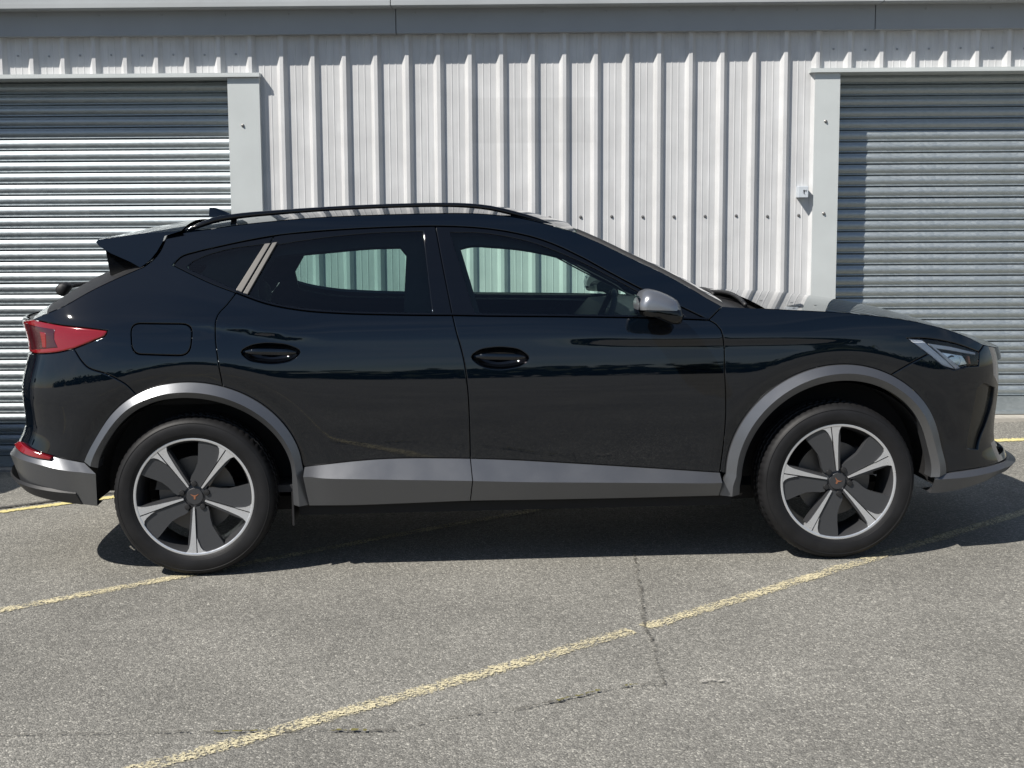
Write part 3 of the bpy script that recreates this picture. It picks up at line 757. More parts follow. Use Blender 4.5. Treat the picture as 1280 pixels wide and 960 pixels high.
def region_arrays(outer, holes=(), off=0.0, gap=.002, bev=.0035, drop=.003, thick=.016, grid=.028):
    loops = [inset(ccw(np.asarray(outer)), gap)] + [inset(ccw(np.asarray(h))[::-1], gap) for h in holes]
    pts = []; edges = []; bi = []
    for L in loops:
        for lev in (0.0, bev):
            Q = L if lev == 0 else inset(L, lev)
            k = len(pts); n = len(Q)
            pts += [tuple(p) for p in Q]; edges += [(k + i, k + (i + 1) % n) for i in range(n)]
            if lev == 0: bi.append((k, n))
    allp = np.concatenate(loops)
    lo, hi = allp.min(0), allp.max(0)
    gx, gz = np.meshgrid(np.arange(lo[0] + .001, hi[0], grid), np.arange(lo[1] + .001, hi[1], grid * .7))
    G = np.stack([gx.ravel(), gz.ravel()], 1)
    G = G[inside(loops[0], G)]
    for h in loops[1:]: G = G[~inside(h, G)]
    for L in loops: G = G[segdist(L, G) > bev + .007]
    pts += [tuple(p) for p in G]
    vo, eo, fo, ov, oe, of = delaunay_2d_cdt([Vector(p) for p in pts], edges, [], 0, 1e-7)
    V2 = np.array([tuple(v) for v in vo]); T = np.array([tuple(t) for t in fo if len(t) == 3])
    C3 = V2[T].mean(1)
    keep = inside(loops[0], C3)
    for h in loops[1:]: keep &= ~inside(h, C3)
    T = T[keep]
    a = V2[T]; ar = (a[:, 1, 0] - a[:, 0, 0]) * (a[:, 2, 1] - a[:, 0, 1]) - (a[:, 2, 0] - a[:, 0, 0]) * (a[:, 1, 1] - a[:, 0, 1])
    T = T[np.abs(ar) > 1e-9]; ar = ar[np.abs(ar) > 1e-9]
    T[ar < 0] = T[ar < 0][:, ::-1]
    isb = np.zeros(len(V2), bool); outd = np.zeros((len(V2), 2))
    skirts = []
    for L, (k, n) in zip(loops, bi):
        o2 = -(inset(L, 1.0) - L); o2 /= np.maximum(np.linalg.norm(o2, axis=1, keepdims=True), 1e-9)
        idx = []
        for i in range(n):
            j = int(np.argmin(np.sum((V2 - L[i]) ** 2, 1))); idx.append(j); isb[j] = True; outd[j] = o2[i]
        skirts.append(idx)
    offs = np.where(isb, off - drop, off)
    P, N = surf(V2[:, 0], V2[:, 1], offs)
    e = .003
    Pu, _ = surf(V2[:, 0] + outd[:, 0] * e, V2[:, 1] + outd[:, 1] * e, offs)
    tang = Pu - P; tl = np.linalg.norm(tang, axis=1, keepdims=True); tang = np.where(tl > 1e-9, tang / np.maximum(tl, 1e-9), 0)
    N2 = N + tang * .9 * isb[:, None]; N2 /= np.linalg.norm(N2, axis=1, keepdims=True)
    verts = [P]; norms = [N2]; faces = [tuple(t) for t in T]; k = len(P)
    for idx in skirts:
        n = len(idx); I = np.array(idx)
        top = P[I]; bot = top - N[I] * thick
        verts += [top, bot]; norms += [tang[I], tang[I]]
        for i in range(n):
            j = (i + 1) % n; faces.append((k + i, k + n + i, k + n + j, k + j))
        k += 2 * n
    return np.concatenate(verts), np.concatenate(norms), faces

def put(name, verts, norms, faces, mat, parent, side=-1, both=False):
    v = verts.copy(); n = norms.copy(); f = [tuple(map(int, q)) for q in faces]
    if side > 0:
        v[:, 1] *= -1; n[:, 1] *= -1; f = [q[::-1] for q in f]
    if both:
        v2 = v.copy(); n2 = n.copy(); v2[:, 1] *= -1; n2[:, 1] *= -1
        f = f + [tuple(i + len(v) for i in q[::-1]) for q in f]
        v = np.concatenate([v, v2]); n = np.concatenate([n, n2])
    v = v - np.array(CAR)
    me = mesh(name, v, f, True)
    me.normals_split_custom_set_from_vertices([tuple(map(float, x)) for x in n])
    return link(name, me, mat, parent)

_cache = {}
def region(name, outer, mat, parent, side=-1, holes=(), both=False, key=None, **k):
    if key and key in _cache: arr = _cache[key]
    else:
        arr = region_arrays(outer, holes, **k)
        if key: _cache[key] = arr
    return put(name, *arr, mat, parent, side, both)

def strip(name, rows, mat, parent, side=-1, both=False, sharp=True):
    """rows: list of (N,3) arrays; creases kept between rows"""
    v = []; f = []
    m = len(rows[0])
    for i in range(len(rows) - 1):
        k = len(v) if sharp else None
        if sharp:
            v += list(rows[i]) + list(rows[i + 1])
            f += [(k + j, k + j + 1, k + m + j + 1, k + m + j) for j in range(m - 1)]
    v = np.array(v)
    if side > 0: v = v * np.array([1, -1, 1]); f = [q[::-1] for q in f]
    if both:
        v2 = v * np.array([1, -1, 1]); f = f + [tuple(i + len(v) for i in q[::-1]) for q in f]; v = np.concatenate([v, v2])
    return link(name, mesh(name, v - np.array(CAR), f, True), mat, parent)

def cpart(name, mb, mat, parent=car, side=-1, **k):
    if side > 0:
        mb = MB().add([(p[0], -p[1], p[2]) for p in mb.v], [q[::-1] for q in mb.f])
    return link(name, mb.me(name, org=CAR, **k), mat, parent)

# ---- arch curves (surface parameters)
def arch(nm, cx, a0, a1, n=60):
    c = T[nm + '_fit'][0]
    a = np.linspace(a0, a1, n); r = np.polyval(c, a)
    return np.stack([cx - r * np.cos(a), .335 + r * np.sin(a)], 1)
RC, FC = 0.015, 2.69
def arch_angle(p, cx): return math.atan2(p[1] - .335, -(p[0] - cx))
rO0, rO1 = T['rArchO_fit'][1:]; fO0, fO1 = T['fArchO_fit'][1:]
aDoor = arch_angle(T['dRear'][-1], RC); aBump = arch_angle(T['bumpS'][-1], RC); aFb = arch_angle(T['fbSeam'][0], FC)

def seg(nm, i=0, j=None, rev=False):
    s = T[nm][i:j]; return s[::-1] if rev else s
HL = T['hl']
TLEND = -1.02
P = {}
P['side'] = join(seg('roofE'), seg('pillE'), [T['pillE'][-1], T['fSeam'][0]], seg('dloTop', rev=True), seg('belt', 0, 4), seg('dRear'),
                 arch('rArchO', RC, aDoor, aBump, 40), seg('bumpS', rev=True), seg('tlBot', rev=True), seg('tlTop', rev=True), seg('tgS', rev=True), seg('spS', rev=True))
P['rdoor'] = join(seg('belt', 3, 10), seg('bSeam'), seg('cladTop', 0, 7, True), arch('rArchO', RC, rO1, aDoor, 40), seg('dRear', rev=True))
P['fdoor'] = join(seg('belt', 9), seg('fSeam'), seg('cladTop', 6, None, True), seg('bSeam', rev=True))
P['fender'] = join([T['fSeam'][0], T['pillE'][-1]], seg('ridge'), [T['ridge'][-1], HL[3]], [HL[3], HL[2], HL[1], HL[0]], [HL[0], HL[8]],
                   seg('fbSeam', rev=True), arch('fArchO', FC, aFb, fO0, 50), seg('fSeam', rev=True))
nose_top = [T['ridge'][-1], (3.55, .868), (3.75, .862), (UE, .862)]
P['fbump'] = join(seg('fbSeam'), [HL[8], HL[7], HL[6]], [HL[6], HL[5], HL[4]], [HL[4], HL[3]], [HL[3], T['ridge'][-1]], nose_top, [(UE, .862), (UE, .372)],
                  [(UE, .372), (3.75, .37)] + seg('fbTop', rev=True), arch('fArchO', FC, fO1, aFb, 40))
P['rbump'] = join(seg('bumpS'), arch('rArchO', RC, aBump, rO0, 40), seg('rbTop') + [(-1.1, .51), (UR, .51)], [(UR, .51), (UR, .76)], [(UR, .76), (-1.05, .77), (-.86, .87), (-.80, .924)],
                  [(-.80, .924)] + seg('tlBot2', rev=True)[0:])
P['tail'] = join(seg('tlTop'), seg('tlBot'), seg('tlBot2'), [T['tlBot2'][-1], (-.9, .928), (TLEND, .935)], [(TLEND, .935), (TLEND, 1.045)], [(TLEND, 1.045), (-.85, 1.06), T['tlTop'][0]])
P['gate'] = join([(-.80, .922), (-.9, .926), (TLEND - .003, .933)], [(TLEND - .003, .933), (TLEND - .003, 1.047)], [(TLEND - .003, 1.047), (-.85, 1.058), (-.735, 1.064)],
                 [(-.735, 1.064), (-.735, 1.067)], [(-.735, 1.067), (-.85, 1.066), (-1.0, 1.066), (UR, 1.066)], [(UR, 1.066), (UR, .765)], [(UR, .765), (-1.05, .775), (-.86, .875), (-.80, .922)])
diag_lo, diag_hi = (.2000, 1.1610), (.3360, 1.3955)
dt = T['dloTop']; bt = T['belt']
P['qframe'] = join(dt[0:5] + [diag_hi], [diag_hi, diag_lo], [diag_lo] + bt[0:4][::-1])
P['rframe'] = join([diag_hi] + dt[5:10], seg('bTop'), bt[4:10][::-1] + [diag_lo], [diag_lo, diag_hi])
P['fframe'] = join(dt[9:], bt[9:][::-1], seg('bTop', rev=True))
def closed(nm, step=.012): return resample(T[nm], step, True, True)
def cornered(nm, cuts):
    """closed outline smoothed between the listed corner indices"""
    L = T[nm]; n = len(L); segs = []
    for a, b in zip(cuts, cuts[1:] + [cuts[0] + n]):
        segs.append([L[i % n] for i in range(a, b + 1)])
    return join(*segs)
P['glQ'] = cornered('glQ', [4, 5]); P['glR'] = cornered('glR', [0, 4, 5, 10]); P['glF'] = cornered('glF', [0, 9, 12])
def rounded(corners, r, n=7):
    out = []; m = len(corners)
    for i in range(m):
        p = np.array(corners[i]); a = np.array(corners[i - 1]) - p; b = np.array(corners[(i + 1) % m]) - p
        a = p + a / np.linalg.norm(a) * r; b = p + b / np.linalg.norm(b) * r
        for t in np.linspace(0, 1, n): out.append((1 - t)**2 * a + 2 * t * (1 - t) * p + t**2 * b)
    return resample(np.array(out), .015, False, True)
P['fuel'] = rounded([(-.247, 1.053), (.023, 1.045), (.011, .918), (-.243, .929)], .046); P['hanR'] = closed('hanR'); P['hanF'] = closed('hanF')
P['fR'] = cornered('fR', [0, 1, 4, 5, 6, 9]); P['fF'] = cornered('fF', [0, 9, 12]); P['fQ'] = closed('fQ')
P['fin'] = cornered('fin', [0, 4, 5, 9]); P['hl'] = cornered('hl', [0, 3, 4, 6])

def handle(which, door, side):
    poly = P[which]; c = poly.mean(0)
    rows = []
    for s, d in ((1.0, -.003), (.97, -.010), (.86, -.030), (.6, -.042), (.25, -.046), (.02, -.046)):
        Q = c + (np.vstack([poly, poly[:1]]) - c) * s
        rows.append(surf(Q[:, 0], Q[:, 1], d)[0])
    mb = MB().grid([[tuple(p) for p in r] for r in rows])
    cpart('handle_recess', mb, M['gloss'], door, side, smooth=True, fix=False)
    # pull: a bar bridging the recess
    w = poly[:, 0].max() - poly[:, 0].min()
    us = np.linspace(c[0] - w * .46, c[0] + w * .46, 19); t = np.linspace(-1, 1, 19)
    zc = c[1] + .004 - .004 * t
    off = .004 + .006 * (1 - t**4) - .012 * np.abs(t)**6
    pts = surf(us, zc, off)[0]
    cpart('handle', MB().tube([tuple(p) for p in pts], [.0135 * max(.45, (1 - abs(x)**5)) for x in t], 12, .62), M['paint'], door, side, smooth=True)

def rows3(curve, off): 
    c = np.asarray(curve); return surf(c[:, 0], c[:, 1], off)[0]
def inward(rows, d):
    r = rows.copy(); r[:, 1] += d; return r

def clad_rows(top, mid, bot, o1, o2, o3):
    return [rows3(top, -.006), rows3(top, o1), rows3(mid, o2), rows3(bot, o3), inward(rows3(bot, -.01), .10)]

def lerp_curve(a, b, t): return a + (b - a) * t

for side in (-1, 1):
    S = dict(side=side)
    # ---- body panels
    sp = region('side_panel', P['side'], M['paint'], car, holes=[P['fuel']], key='side', **S)
    region('fuel_flap', P['fuel'], M['paint'], sp, gap=.0035, key='fuel', **S)
    rd = region('rear_door', P['rdoor'], M['paint'], car, holes=[P['hanR']], key='rdoor', **S)
    fd = region('front_door', P['fdoor'], M['paint'], car, holes=[P['hanF']], key='fdoor', **S)
    region('front_wing', P['fender'], M['paint'], car, key='fender', **S)
    handle('hanR', rd, side); handle('hanF', fd, side)
    # ---- window frames and glass
    region('window_frame', P['rframe'], M['gloss'], rd, holes=[P['glR']], off=-.004, gap=.0015, key='rframe', **S)
    region('window_frame', P['fframe'], M['gloss'], fd, holes=[P['glF']], off=-.004, gap=.0015, key='fframe', **S)
    qf = region('quarter_window_frame', P['qframe'], M['gloss'], sp, holes=[P['glQ']], off=-.004, gap=.0015, key='qframe', **S)
    region('window_glass', P['glR'], M['glass_rear'], rd, off=-.009, gap=-.004, thick=.003, drop=0, key='glR', **S)
    region('window_glass', P['glF'], M['glass_front'], fd, off=-.009, gap=-.004, thick=.003, drop=0, key='glF', **S)
    region('quarter_window', P['glQ'], M['glass_rear'], sp, off=-.009, gap=-.004, thick=.003, drop=0, key='glQ', **S)
    region('pillar_trim', join(*[[T['triA'][i], T['triA'][(i + 1) % 4]] for i in range(4)]), M['strip'], sp, off=.003, gap=.0008, bev=.002, drop=.002, thick=.012, key='triA', **S)
    region('pillar_trim', join(*[[T['triB'][i], T['triB'][(i + 1) % 4]] for i in range(4)]), M['strip'], rd, off=.003, gap=.0008, bev=.002, drop=.002, thick=.012, key='triB', **S)
    # waist moulding along the glass foot
    for dr, pts in ((rd, bt[3:10]), (fd, bt[9:])):
        c = resample(pts, .03)
        strip('waist_seal', [rows3(c + np.array([0, .001]), -.004), rows3(c + np.array([0, .001]), .004), rows3(c + np.array([0, .008]), .003), rows3(c + np.array([0, .008]), -.012)], M['gloss'], dr, side)
    # cabin side lining with the real openings
    lining = join(dt, bt[::-1])
    region('cabin_lining', lining, M['cabin'], car, holes=[P['fR'], P['fF'], P['fQ']], off=-.05, gap=.004, key='lining', thick=.02, **S)
    # ---- grey cladding
    extra = np.array([[.458, .40], [.4662, .292]])
    aO = np.concatenate([arch('rArchO', RC, rO0, rO1, 70), extra]); 
    ri0, ri1 = T['rArchI_fit'][1:]
    aI = np.concatenate([arch('rArchI', RC, ri0, ri1, 70), np.array([[.403, .39], [.405, .292]])])
    aM = lerp_curve(aO, aI, .58)
    strip('wheel_arch_trim', [rows3(aO, -.008), rows3(aO, .010), rows3(aM, .030), rows3(aI, .006), inward(rows3(aI, .0), .07)], M['clad'], car, side)
    fi0, fi1 = T['fArchI_fit'][1:]
    fO = np.concatenate([np.array([[2.178, .290], [2.183, .34]]), arch('fArchO', FC, fO0, fO1, 70)])
    fI = np.concatenate([np.array([[2.262, .290], [2.263, .33]]), arch('fArchI', FC, fi0, fi1, 70)])
    fM = lerp_curve(fO, fI, .58)
    strip('wheel_arch_trim', [rows3(fO, -.008), rows3(fO, .010), rows3(fM, .030), rows3(fI, .006), inward(rows3(fI, .0), .07)], M['clad'], car, side)
    ct, cm, cb = (resample(T[k], .03) for k in ('cladTop', 'cladMid', 'cladBot'))
    def sub(c, u0, u1, n=40):
        u = np.linspace(u0, u1, n); return np.stack([u, np.interp(u, c[:, 0], c[:, 1])], 1)
    strip('sill_trim', clad_rows(sub(ct, .455, 1.135), sub(cm, .453, 1.142), sub(cb, .470, 1.132), .004, .052, .018), M['clad'], rd, side)
    strip('sill_trim', clad_rows(sub(ct, 1.139, 2.177), sub(cm, 1.146, 2.177), sub(cb, 1.136, 2.172), .004, .052, .018), M['clad'], fd, side)
    strip('sill', [inward(rows3(sub(cb, .40, 2.28), .0), .012), inward(rows3(sub(cb, .40, 2.28) - np.array([0, .018]), -.01), .03), inward(rows3(sub(cb, .40, 2.28) - np.array([0, .024]), -.01), .25)], M['plastic'], car, side)
    # ---- lamps
    tl = region('tail_light', P['tail'], M['red'], car, off=.003, gap=.0025, bev=.006, drop=.005, key='tail', **S)
    inner = join([(-.80, 1.050), (-.60, 1.030)], [(-.60, 1.030), (-.615, .99), (-.60, .957)], [(-.60, .957), (-.80, .940)], [(-.80, .940), (-.80, 1.050)])
    region('tail_light_core', inner, M['darkred'], tl, off=.006, gap=0, bev=.004, drop=.003, thick=.004, key='tlcore', **S)
    region('tail_light_bar', join([(-.69, 1.02), (-.655, 1.015)], [(-.655, 1.015), (-.665, .955)], [(-.665, .955), (-.69, .955)], [(-.69, .955), (-.69, 1.02)]), M['red'], tl, off=.009, gap=0, bev=.004, drop=.003, thick=.004, key='tlbar', **S)
    hlp = P['hl']
    c = np.vstack([hlp, hlp[:1]]); ctr = hlp.mean(0)
    rows = [rows3(c, -.004), rows3(ctr + (c - ctr) * .97, -.03), rows3(ctr + (c - ctr) * .75, -.055), rows3(ctr + (c - ctr) * .02, -.06)]
    hl = cpart('headlight', MB().grid([[tuple(p) for p in r] for r in rows]), M['gloss'], car, side, smooth=True, fix=False)
    def hp(name, pts, mat, off, thick=.012): region(name, join(*[[pts[i], pts[(i + 1) % len(pts)]] for i in range(len(pts))]), mat, hl, off=off, gap=0, bev=.003, drop=.002, thick=thick, grid=.02, key=name + str(off), **S)
    hp('side_marker', [HL[0], (3.062, .926), (3.075, .915), (3.200, .800), HL[7], HL[8]], M['marker'], -.010)
    d = T['drl']
    hp('running_light', [(3.092, .910), (3.20, .893), (3.33, .862), (3.326, .853), (3.19, .879), (3.122, .889), (3.228, .803), (3.204, .798)], M['drl'], -.006)
    hp('reflector_bowl', [(3.135, .878), (3.27, .856), (3.295, .815), (3.235, .81), (3.215, .815)], M['chrome'], -.030)
    hp('amber_reflector', [(3.297, .853), (3.312, .850), (3.312, .815), (3.300, .815)], M['amber'], -.026)
    pc = surf(np.array([3.215]), np.array([.835]), -.024)[0][0]
    cpart('projector', MB().lathe([(.024, .0), (.023, -.012), (.017, -.02), (.008, -.024), (.0005, -.025)], 20, 'y', tuple(pc if side < 0 else pc)), M['lens'], hl, side, smooth=True)
    region('headlight_lens', hlp, M['lens'], hl, off=.001, gap=.002, drop=.003, thick=.003, key='hllens', **S)
    region('bumper_reflector', join([T['refl'][0], T['refl'][1]], [T['refl'][1], T['refl'][2]], [T['refl'][2], T['refl'][3]], [T['refl'][3], T['refl'][4], T['refl'][5], T['refl'][0]]), M['red'], car, off=.022, gap=0, bev=.004, drop=.003, thick=.03, key='refl', **S)
    # ---- roof rail
    rl = [(-.055, 1.418, .010), (.003, 1.436, .020), (.074, 1.461, .026), (.172, 1.477, .024), (.357, 1.492, .021), (.525, 1.502, .019), (.694, 1.509, .0185), (.863, 1.513, .0185), (1.015, 1.514, .0185), (1.138, 1.510, .020), (1.243, 1.498, .021), (1.351, 1.472, .021), (1.44, 1.446, .020), (1.508, 1.424, .010)]
    q = resample([(a, b, h) for a, b, h in rl], .03)
    yy = np.interp(q[:, 0], [-.06, .3, 1.0, 1.5], [-.605, -.595, -.59, -.60])
    cpart('roof_rail', MB().tube([(a, y, b) for (a, b, h), y in zip(q, yy)], [h / 2 for h in q[:, 2]], 12, 1.25), M['gloss'], car, side, smooth=True)
    cpart('rail_foot', MB().prism([(.155, 1.485), (.178, 1.485), (.168, 1.425), (.145, 1.425)], -.605, -.585), M['gloss'], car, side)
    # ---- door mirror
    cap = resample([(1.808, 1.084), (1.805, 1.104), (1.82, 1.139), (1.831, 1.155), (1.851, 1.163), (1.893, 1.157), (1.925, 1.145), (1.954, 1.13), (1.974, 1.117), (1.986, 1.100), (1.993, 1.077)], .012)
    cap = np.vstack([cap, resample([(1.993, 1.077), (1.9, 1.080), (1.808, 1.084)], .02, False)[1:-1]])
    cc = (1.86, 1.086)
    mr = cpart('door_mirror', MB().pillow([tuple(p) for p in cap], [-1.105, -1.10, -1.085, -1.06, -1.02, -.97, -.935, -.925], [.35, .6, .8, .93, 1.0, .99, .93, .86], cc), M['cap'], car, side, angle=50)
    low = resample([(1.810, 1.081), (1.993, 1.074), (2.001, 1.045), (1.990, 1.024), (1.955, 1.020), (1.912, 1.037), (1.867, 1.054), (1.814, 1.063)], .012, True, True)
    cpart('mirror_base', MB().pillow([tuple(p) for p in low], [-1.09, -1.085, -1.06, -1.02, -.95, -.90, -.86], [.45, .7, .9, .98, 1.0, (.7, 1.0), (.62, .95)], (1.94, 1.06)), M['gloss'], mr, side, angle=50)
    cpart('mirror_glass', MB().add([(1.812, -1.085, 1.072), (1.812, -.945, 1.072), (1.815, -.945, 1.138), (1.815, -1.075, 1.138)], [(0, 1, 2, 3)]), M['mirror'], mr, side)
    # fin under the spoiler
    cpart('spoiler_fin', MB().prism([(-.366, 1.352), (-.25, 1.312), (-.205, 1.275), (-.215, 1.258), (-.35, 1.240)], -.655, -.61), M['gloss'], car, side)

# ---- pieces spanning the width
region('front_bumper', P['fbump'], M['paint'], car, both=True, holes=[P['fin'], join([(3.505, .812), (UE - .01, .80)], [(UE - .01, .80), (UE - .01, .42)], [(UE - .01, .42), (3.495, .405)], [(3.495, .405), (3.505, .812)])])
rb = region('rear_bumper', P['rbump'], M['paint'], car, both=True, grid=.011)
region('tailgate', P['gate'], M['paint'], car, both=True, grid=.011)
M['fintint'] = plain('fin_reflection_tint', (0.045, 0.040, 0.030), rough=0.2, ior=1.5)  # grey-brown of the mirrored ground put into the gloss fin's colour
for side in (-1, 1):
    region('air_curtain', P['fin'], M['fintint'], car, side, off=-.016, gap=-.012, drop=0, thick=.01, key='fin')
gr = join([(3.50, .817), (UE, .805)], [(UE, .805), (UE, .415)], [(UE, .415), (3.49, .400)], [(3.49, .400), (3.50, .817)])
g = region('grille', gr, M['plastic'], car, both=True, off=-.03, gap=0, drop=0)
for z in np.arange(.43, .80, .035):
    us = np.linspace(3.52, UE, 24)
    strip('grille_bar', [rows3(np.stack([us, np.full(24, z)], 1), -.028), rows3(np.stack([us, np.full(24, z)], 1), -.02), rows3(np.stack([us, np.full(24, z + .008)], 1), -.02), rows3(np.stack([us, np.full(24, z + .008)], 1), -.028)], M['gloss'], g, both=True)
# lower front lip and rear valance in grey
def ext(c, tail): return np.vstack([resample(c, .03), resample([c[-1]] + tail, .04)[1:]])
ft = ext(T['fbTop'], [(3.75, .368), (UE, .370)]); fm = ext(T['fbMid'], [(3.75, .352), (UE, .352)]); fb_ = ext(T['fbBot'], [(3.75, .325), (UE, .325)])
def ev(c, n=60):
    s = np.concatenate([[0], np.cumsum(np.hypot(*np.diff(c, axis=0).T))]); t = np.linspace(0, s[-1], n)
    return np.stack([np.interp(t, s, c[:, 0]), np.interp(t, s, c[:, 1])], 1)
ft, fm, fb_ = ev(ft), ev(fm), ev(fb_)
tt = np.linspace(0, 1, 60)
strip('front_lip', [rows3(ft, -.01), rows3(ft, .008), rows3(fm, .022 + .012 * np.minimum(1, tt * 2)), rows3(fb_, .006), inward(rows3(fb_, -.03), .06)], M['clad'], car, both=True)
rt = ev(np.vstack([resample(T['rbTop'], .03), resample([T['rbTop'][-1], (-1.1, .51), (UR, .51)], .04)[1:]]))
rm = ev(np.vstack([resample(T['rbMid'], .03), resample([T['rbMid'][-1], (-1.1, .47), (UR, .47)], .04)[1:]]))
rbt = ev(np.vstack([resample(T['rbBot'][:4], .03), resample([T['rbBot'][3], (-.90, .355), (-1.1, .365), (UR, .37)], .04)[1:]]))
rv = strip('rear_valance', [rows3(rt, -.01), rows3(rt, .002), rows3(rm, np.interp(rm[:, 0], [-.9, -.55], [.010, .026])), rows3(rbt, .004), inward(rows3(rbt, -.03), .05)], M['clad'], car, both=True)
df = ev(resample([(-.50, .308), (-.62, .320), (-.7738, .338), (-.90, .352), (-1.1, .362), (UR, .366)], .04))
strip('rear_diffuser', [rows3(df + np.array([0, .060]), .004), rows3(df + np.array([0, .052]), .014), rows3(df + np.array([0, .005]), .008), inward(rows3(df - np.array([0, .02]), -.05), .05)], M['plastic'], rv, both=True)

def across(curve_pts, crown, bulge=(0, 0, 0), n=25, shift=0.0, dz=0.0, fade=None):
    """loft from the near edge to its mirror image; crown lifts the middle"""
    rows = []
    for i, p in enumerate(curve_pts):
        s = np.linspace(-1, 1, n); k = 1 - np.abs(s) ** 2.2
        c = crown if not hasattr(crown, '__len__') else crown[i]
        f = 1.0 if fade is None else fade[i]
        rows.append([(p[0] + shift + bulge[0] * kk * f, abs(p[1]) * ss * 1.0, p[2] + dz + c * kk + bulge[2] * kk * f) for ss, kk in zip(s, k)])
    return rows
def edge3(nm, off=0.0, step=.03): return rows3(resample(T[nm], step), off)
re3 = edge3('roofE', -.002)
roof_edge = re3 + np.array([0, 0, .0])
cpart('roof', MB().grid(across(roof_edge, .045)), M['paint'], car, smooth=True, fix=False)
pe = edge3('pillE', .0)
ws = [np.array([p[0] + .004, p[1] * .985, p[2] + .012]) for p in pe]
fad = np.linspace(0, 1, len(ws))
cpart('windscreen', MB().grid(across(ws, .010, (.055, 0, .004), fade=fad)), M['glass_screen'], car, smooth=True, fix=False)
# glass edge band along each screen pillar
for side in (-1, 1):
    cpart('screen_moulding', MB().grid([[(p[0] + .002, p[1] * 1.0 + .002, p[2] - .004) for p in pe], [(p[0] + .005, p[1] + .006, p[2] + .009) for p in pe], [(p[0] + .006, p[1] + .035, p[2] + .015) for p in pe]]), M['strip'], car, side, smooth=True, fix=False)
rg = rows3(np.array(ev(np.vstack([resample(T['ridge'], .03), resample(nose_top, .04)[1:]]), 70)), -.003)
rg = rg[rg[:, 0] > 2.345]
crown = [.030 * min(1, abs(p[1]) / .7) for p in rg]
cpart('bonnet', MB().grid(across(rg, crown, n=33)), M['paint'], car, smooth=True, fix=False)
# cowl between screen and bonnet
cw = rows3(np.array(T['ridge'][:3]), -.004)
cpart('scuttle_panel', MB().grid(across(np.array([[2.19, -.80, 1.040], [2.36, -.80, 1.038]]), .02, (.1, 0, 0))), M['plastic'], car, smooth=True, fix=False)
for sg, xx in ((-1, 2.30), (1, 2.34)):
    pts = [(xx + .02 * math.sin(t * 3), -.62 * sg * (1 - t) + .1 * sg * t, 1.068 + .028 * math.sin(t * 2.4)) for t in np.linspace(0, 1, 9)]
    cpart('wiper_arm', MB().tube(pts, .009, 8), M['plastic'], car, smooth=True)
# tailgate window and deck
tg = edge3('tgS', -.002)
fd_ = np.linspace(.75, .95, len(tg))
tcrown = np.interp(np.arange(len(tg)), [0, len(tg) * .6, len(tg) - 1], [.070, .066, .010])
frame_rows = across(tg, tcrown, (-.10, 0, 0), fade=fd_, n=41)
for sl in (slice(0, 8), slice(-8, None)):
    cpart('tailgate_side', MB().grid([r[sl] for r in frame_rows[:int(len(frame_rows) * .80) + 1]]), M['plastic'], car, smooth=True, fix=False)
low_rows = frame_rows[int(len(frame_rows) * .80):]
cpart('tailgate_panel', MB().grid(low_rows), M['paint'], car, smooth=True, fix=False)
rows = [[(p[0] + .012, p[1], p[2] - .022) for p in r[7:-7]] for r in frame_rows[:int(len(frame_rows) * .84)]]
cpart('rear_window', MB().grid(rows), M['gloss'], car, smooth=True, fix=False)
cpart('rear_wiper', MB().pillow(resample([(-.742, 1.128), (-.757, 1.155), (-.745, 1.178), (-.715, 1.19), (-.690, 1.175), (-.705, 1.145), (-.73, 1.122)], .01, True, True).tolist(), [-.05, -.04, 0, .04, .05], [.6, .9, 1, .9, .6]).tube([(-.72, 0, 1.165), (-.69, .2, 1.17), (-.68, .42, 1.165)], .01, 8), M['plastic'], car, angle=50)
# roof spoiler
spo = [(-.045, 1.421), (-.211, 1.412), (-.390, 1.389), (-.400, 1.380), (-.386, 1.361), (-.331, 1.331), (-.253, 1.296), (-.212, 1.272), (-.172, 1.303), (-.146, 1.336), (-.127, 1.373), (-.116, 1.400)]
rows = []
for s in np.linspace(-1, 1, 25):
    a = abs(s); yv = .668 * s
    k = 1 - a ** 2.2
    r = []
    for (x, z) in spo + spo[:1]:
        lean = (1.42 - z) * .52 * (1 if a > .999 else a ** 8)
        if z > 1.35: r.append((x - .045 * k * (1 if x < -.3 else .3), yv + math.copysign(lean, s) * 0, z + k * float(np.interp(x, [-.39, -.25, -.12], [.010, .026, .050]))))
        else: r.append((x - .03 * k, (.668 + lean * .6) * s, z + .02 * k))
    rows.append(r)
mbs = MB().grid(rows)
n0 = len(spo) + 1
mbs.f.append(tuple(range(n0 - 1))); mbs.f.append(tuple((len(rows) - 1) * n0 + i for i in range(n0 - 2, -1, -1)))
cpart('roof_spoiler', mbs, M['paint'], car, angle=35)
cpart('roof_antenna', MB().pillow([(-.040, 1.523), (-.012, 1.522), (.027, 1.507), (.063, 1.49), (.10, 1.478), (-.03, 1.478)], [-.022, -.012, 0, .012, .022], [(1, .12), (.98, .7), (1, 1), (.98, .7), (1, .12)], (0.02, 1.478)), M['paint'], car, angle=40)

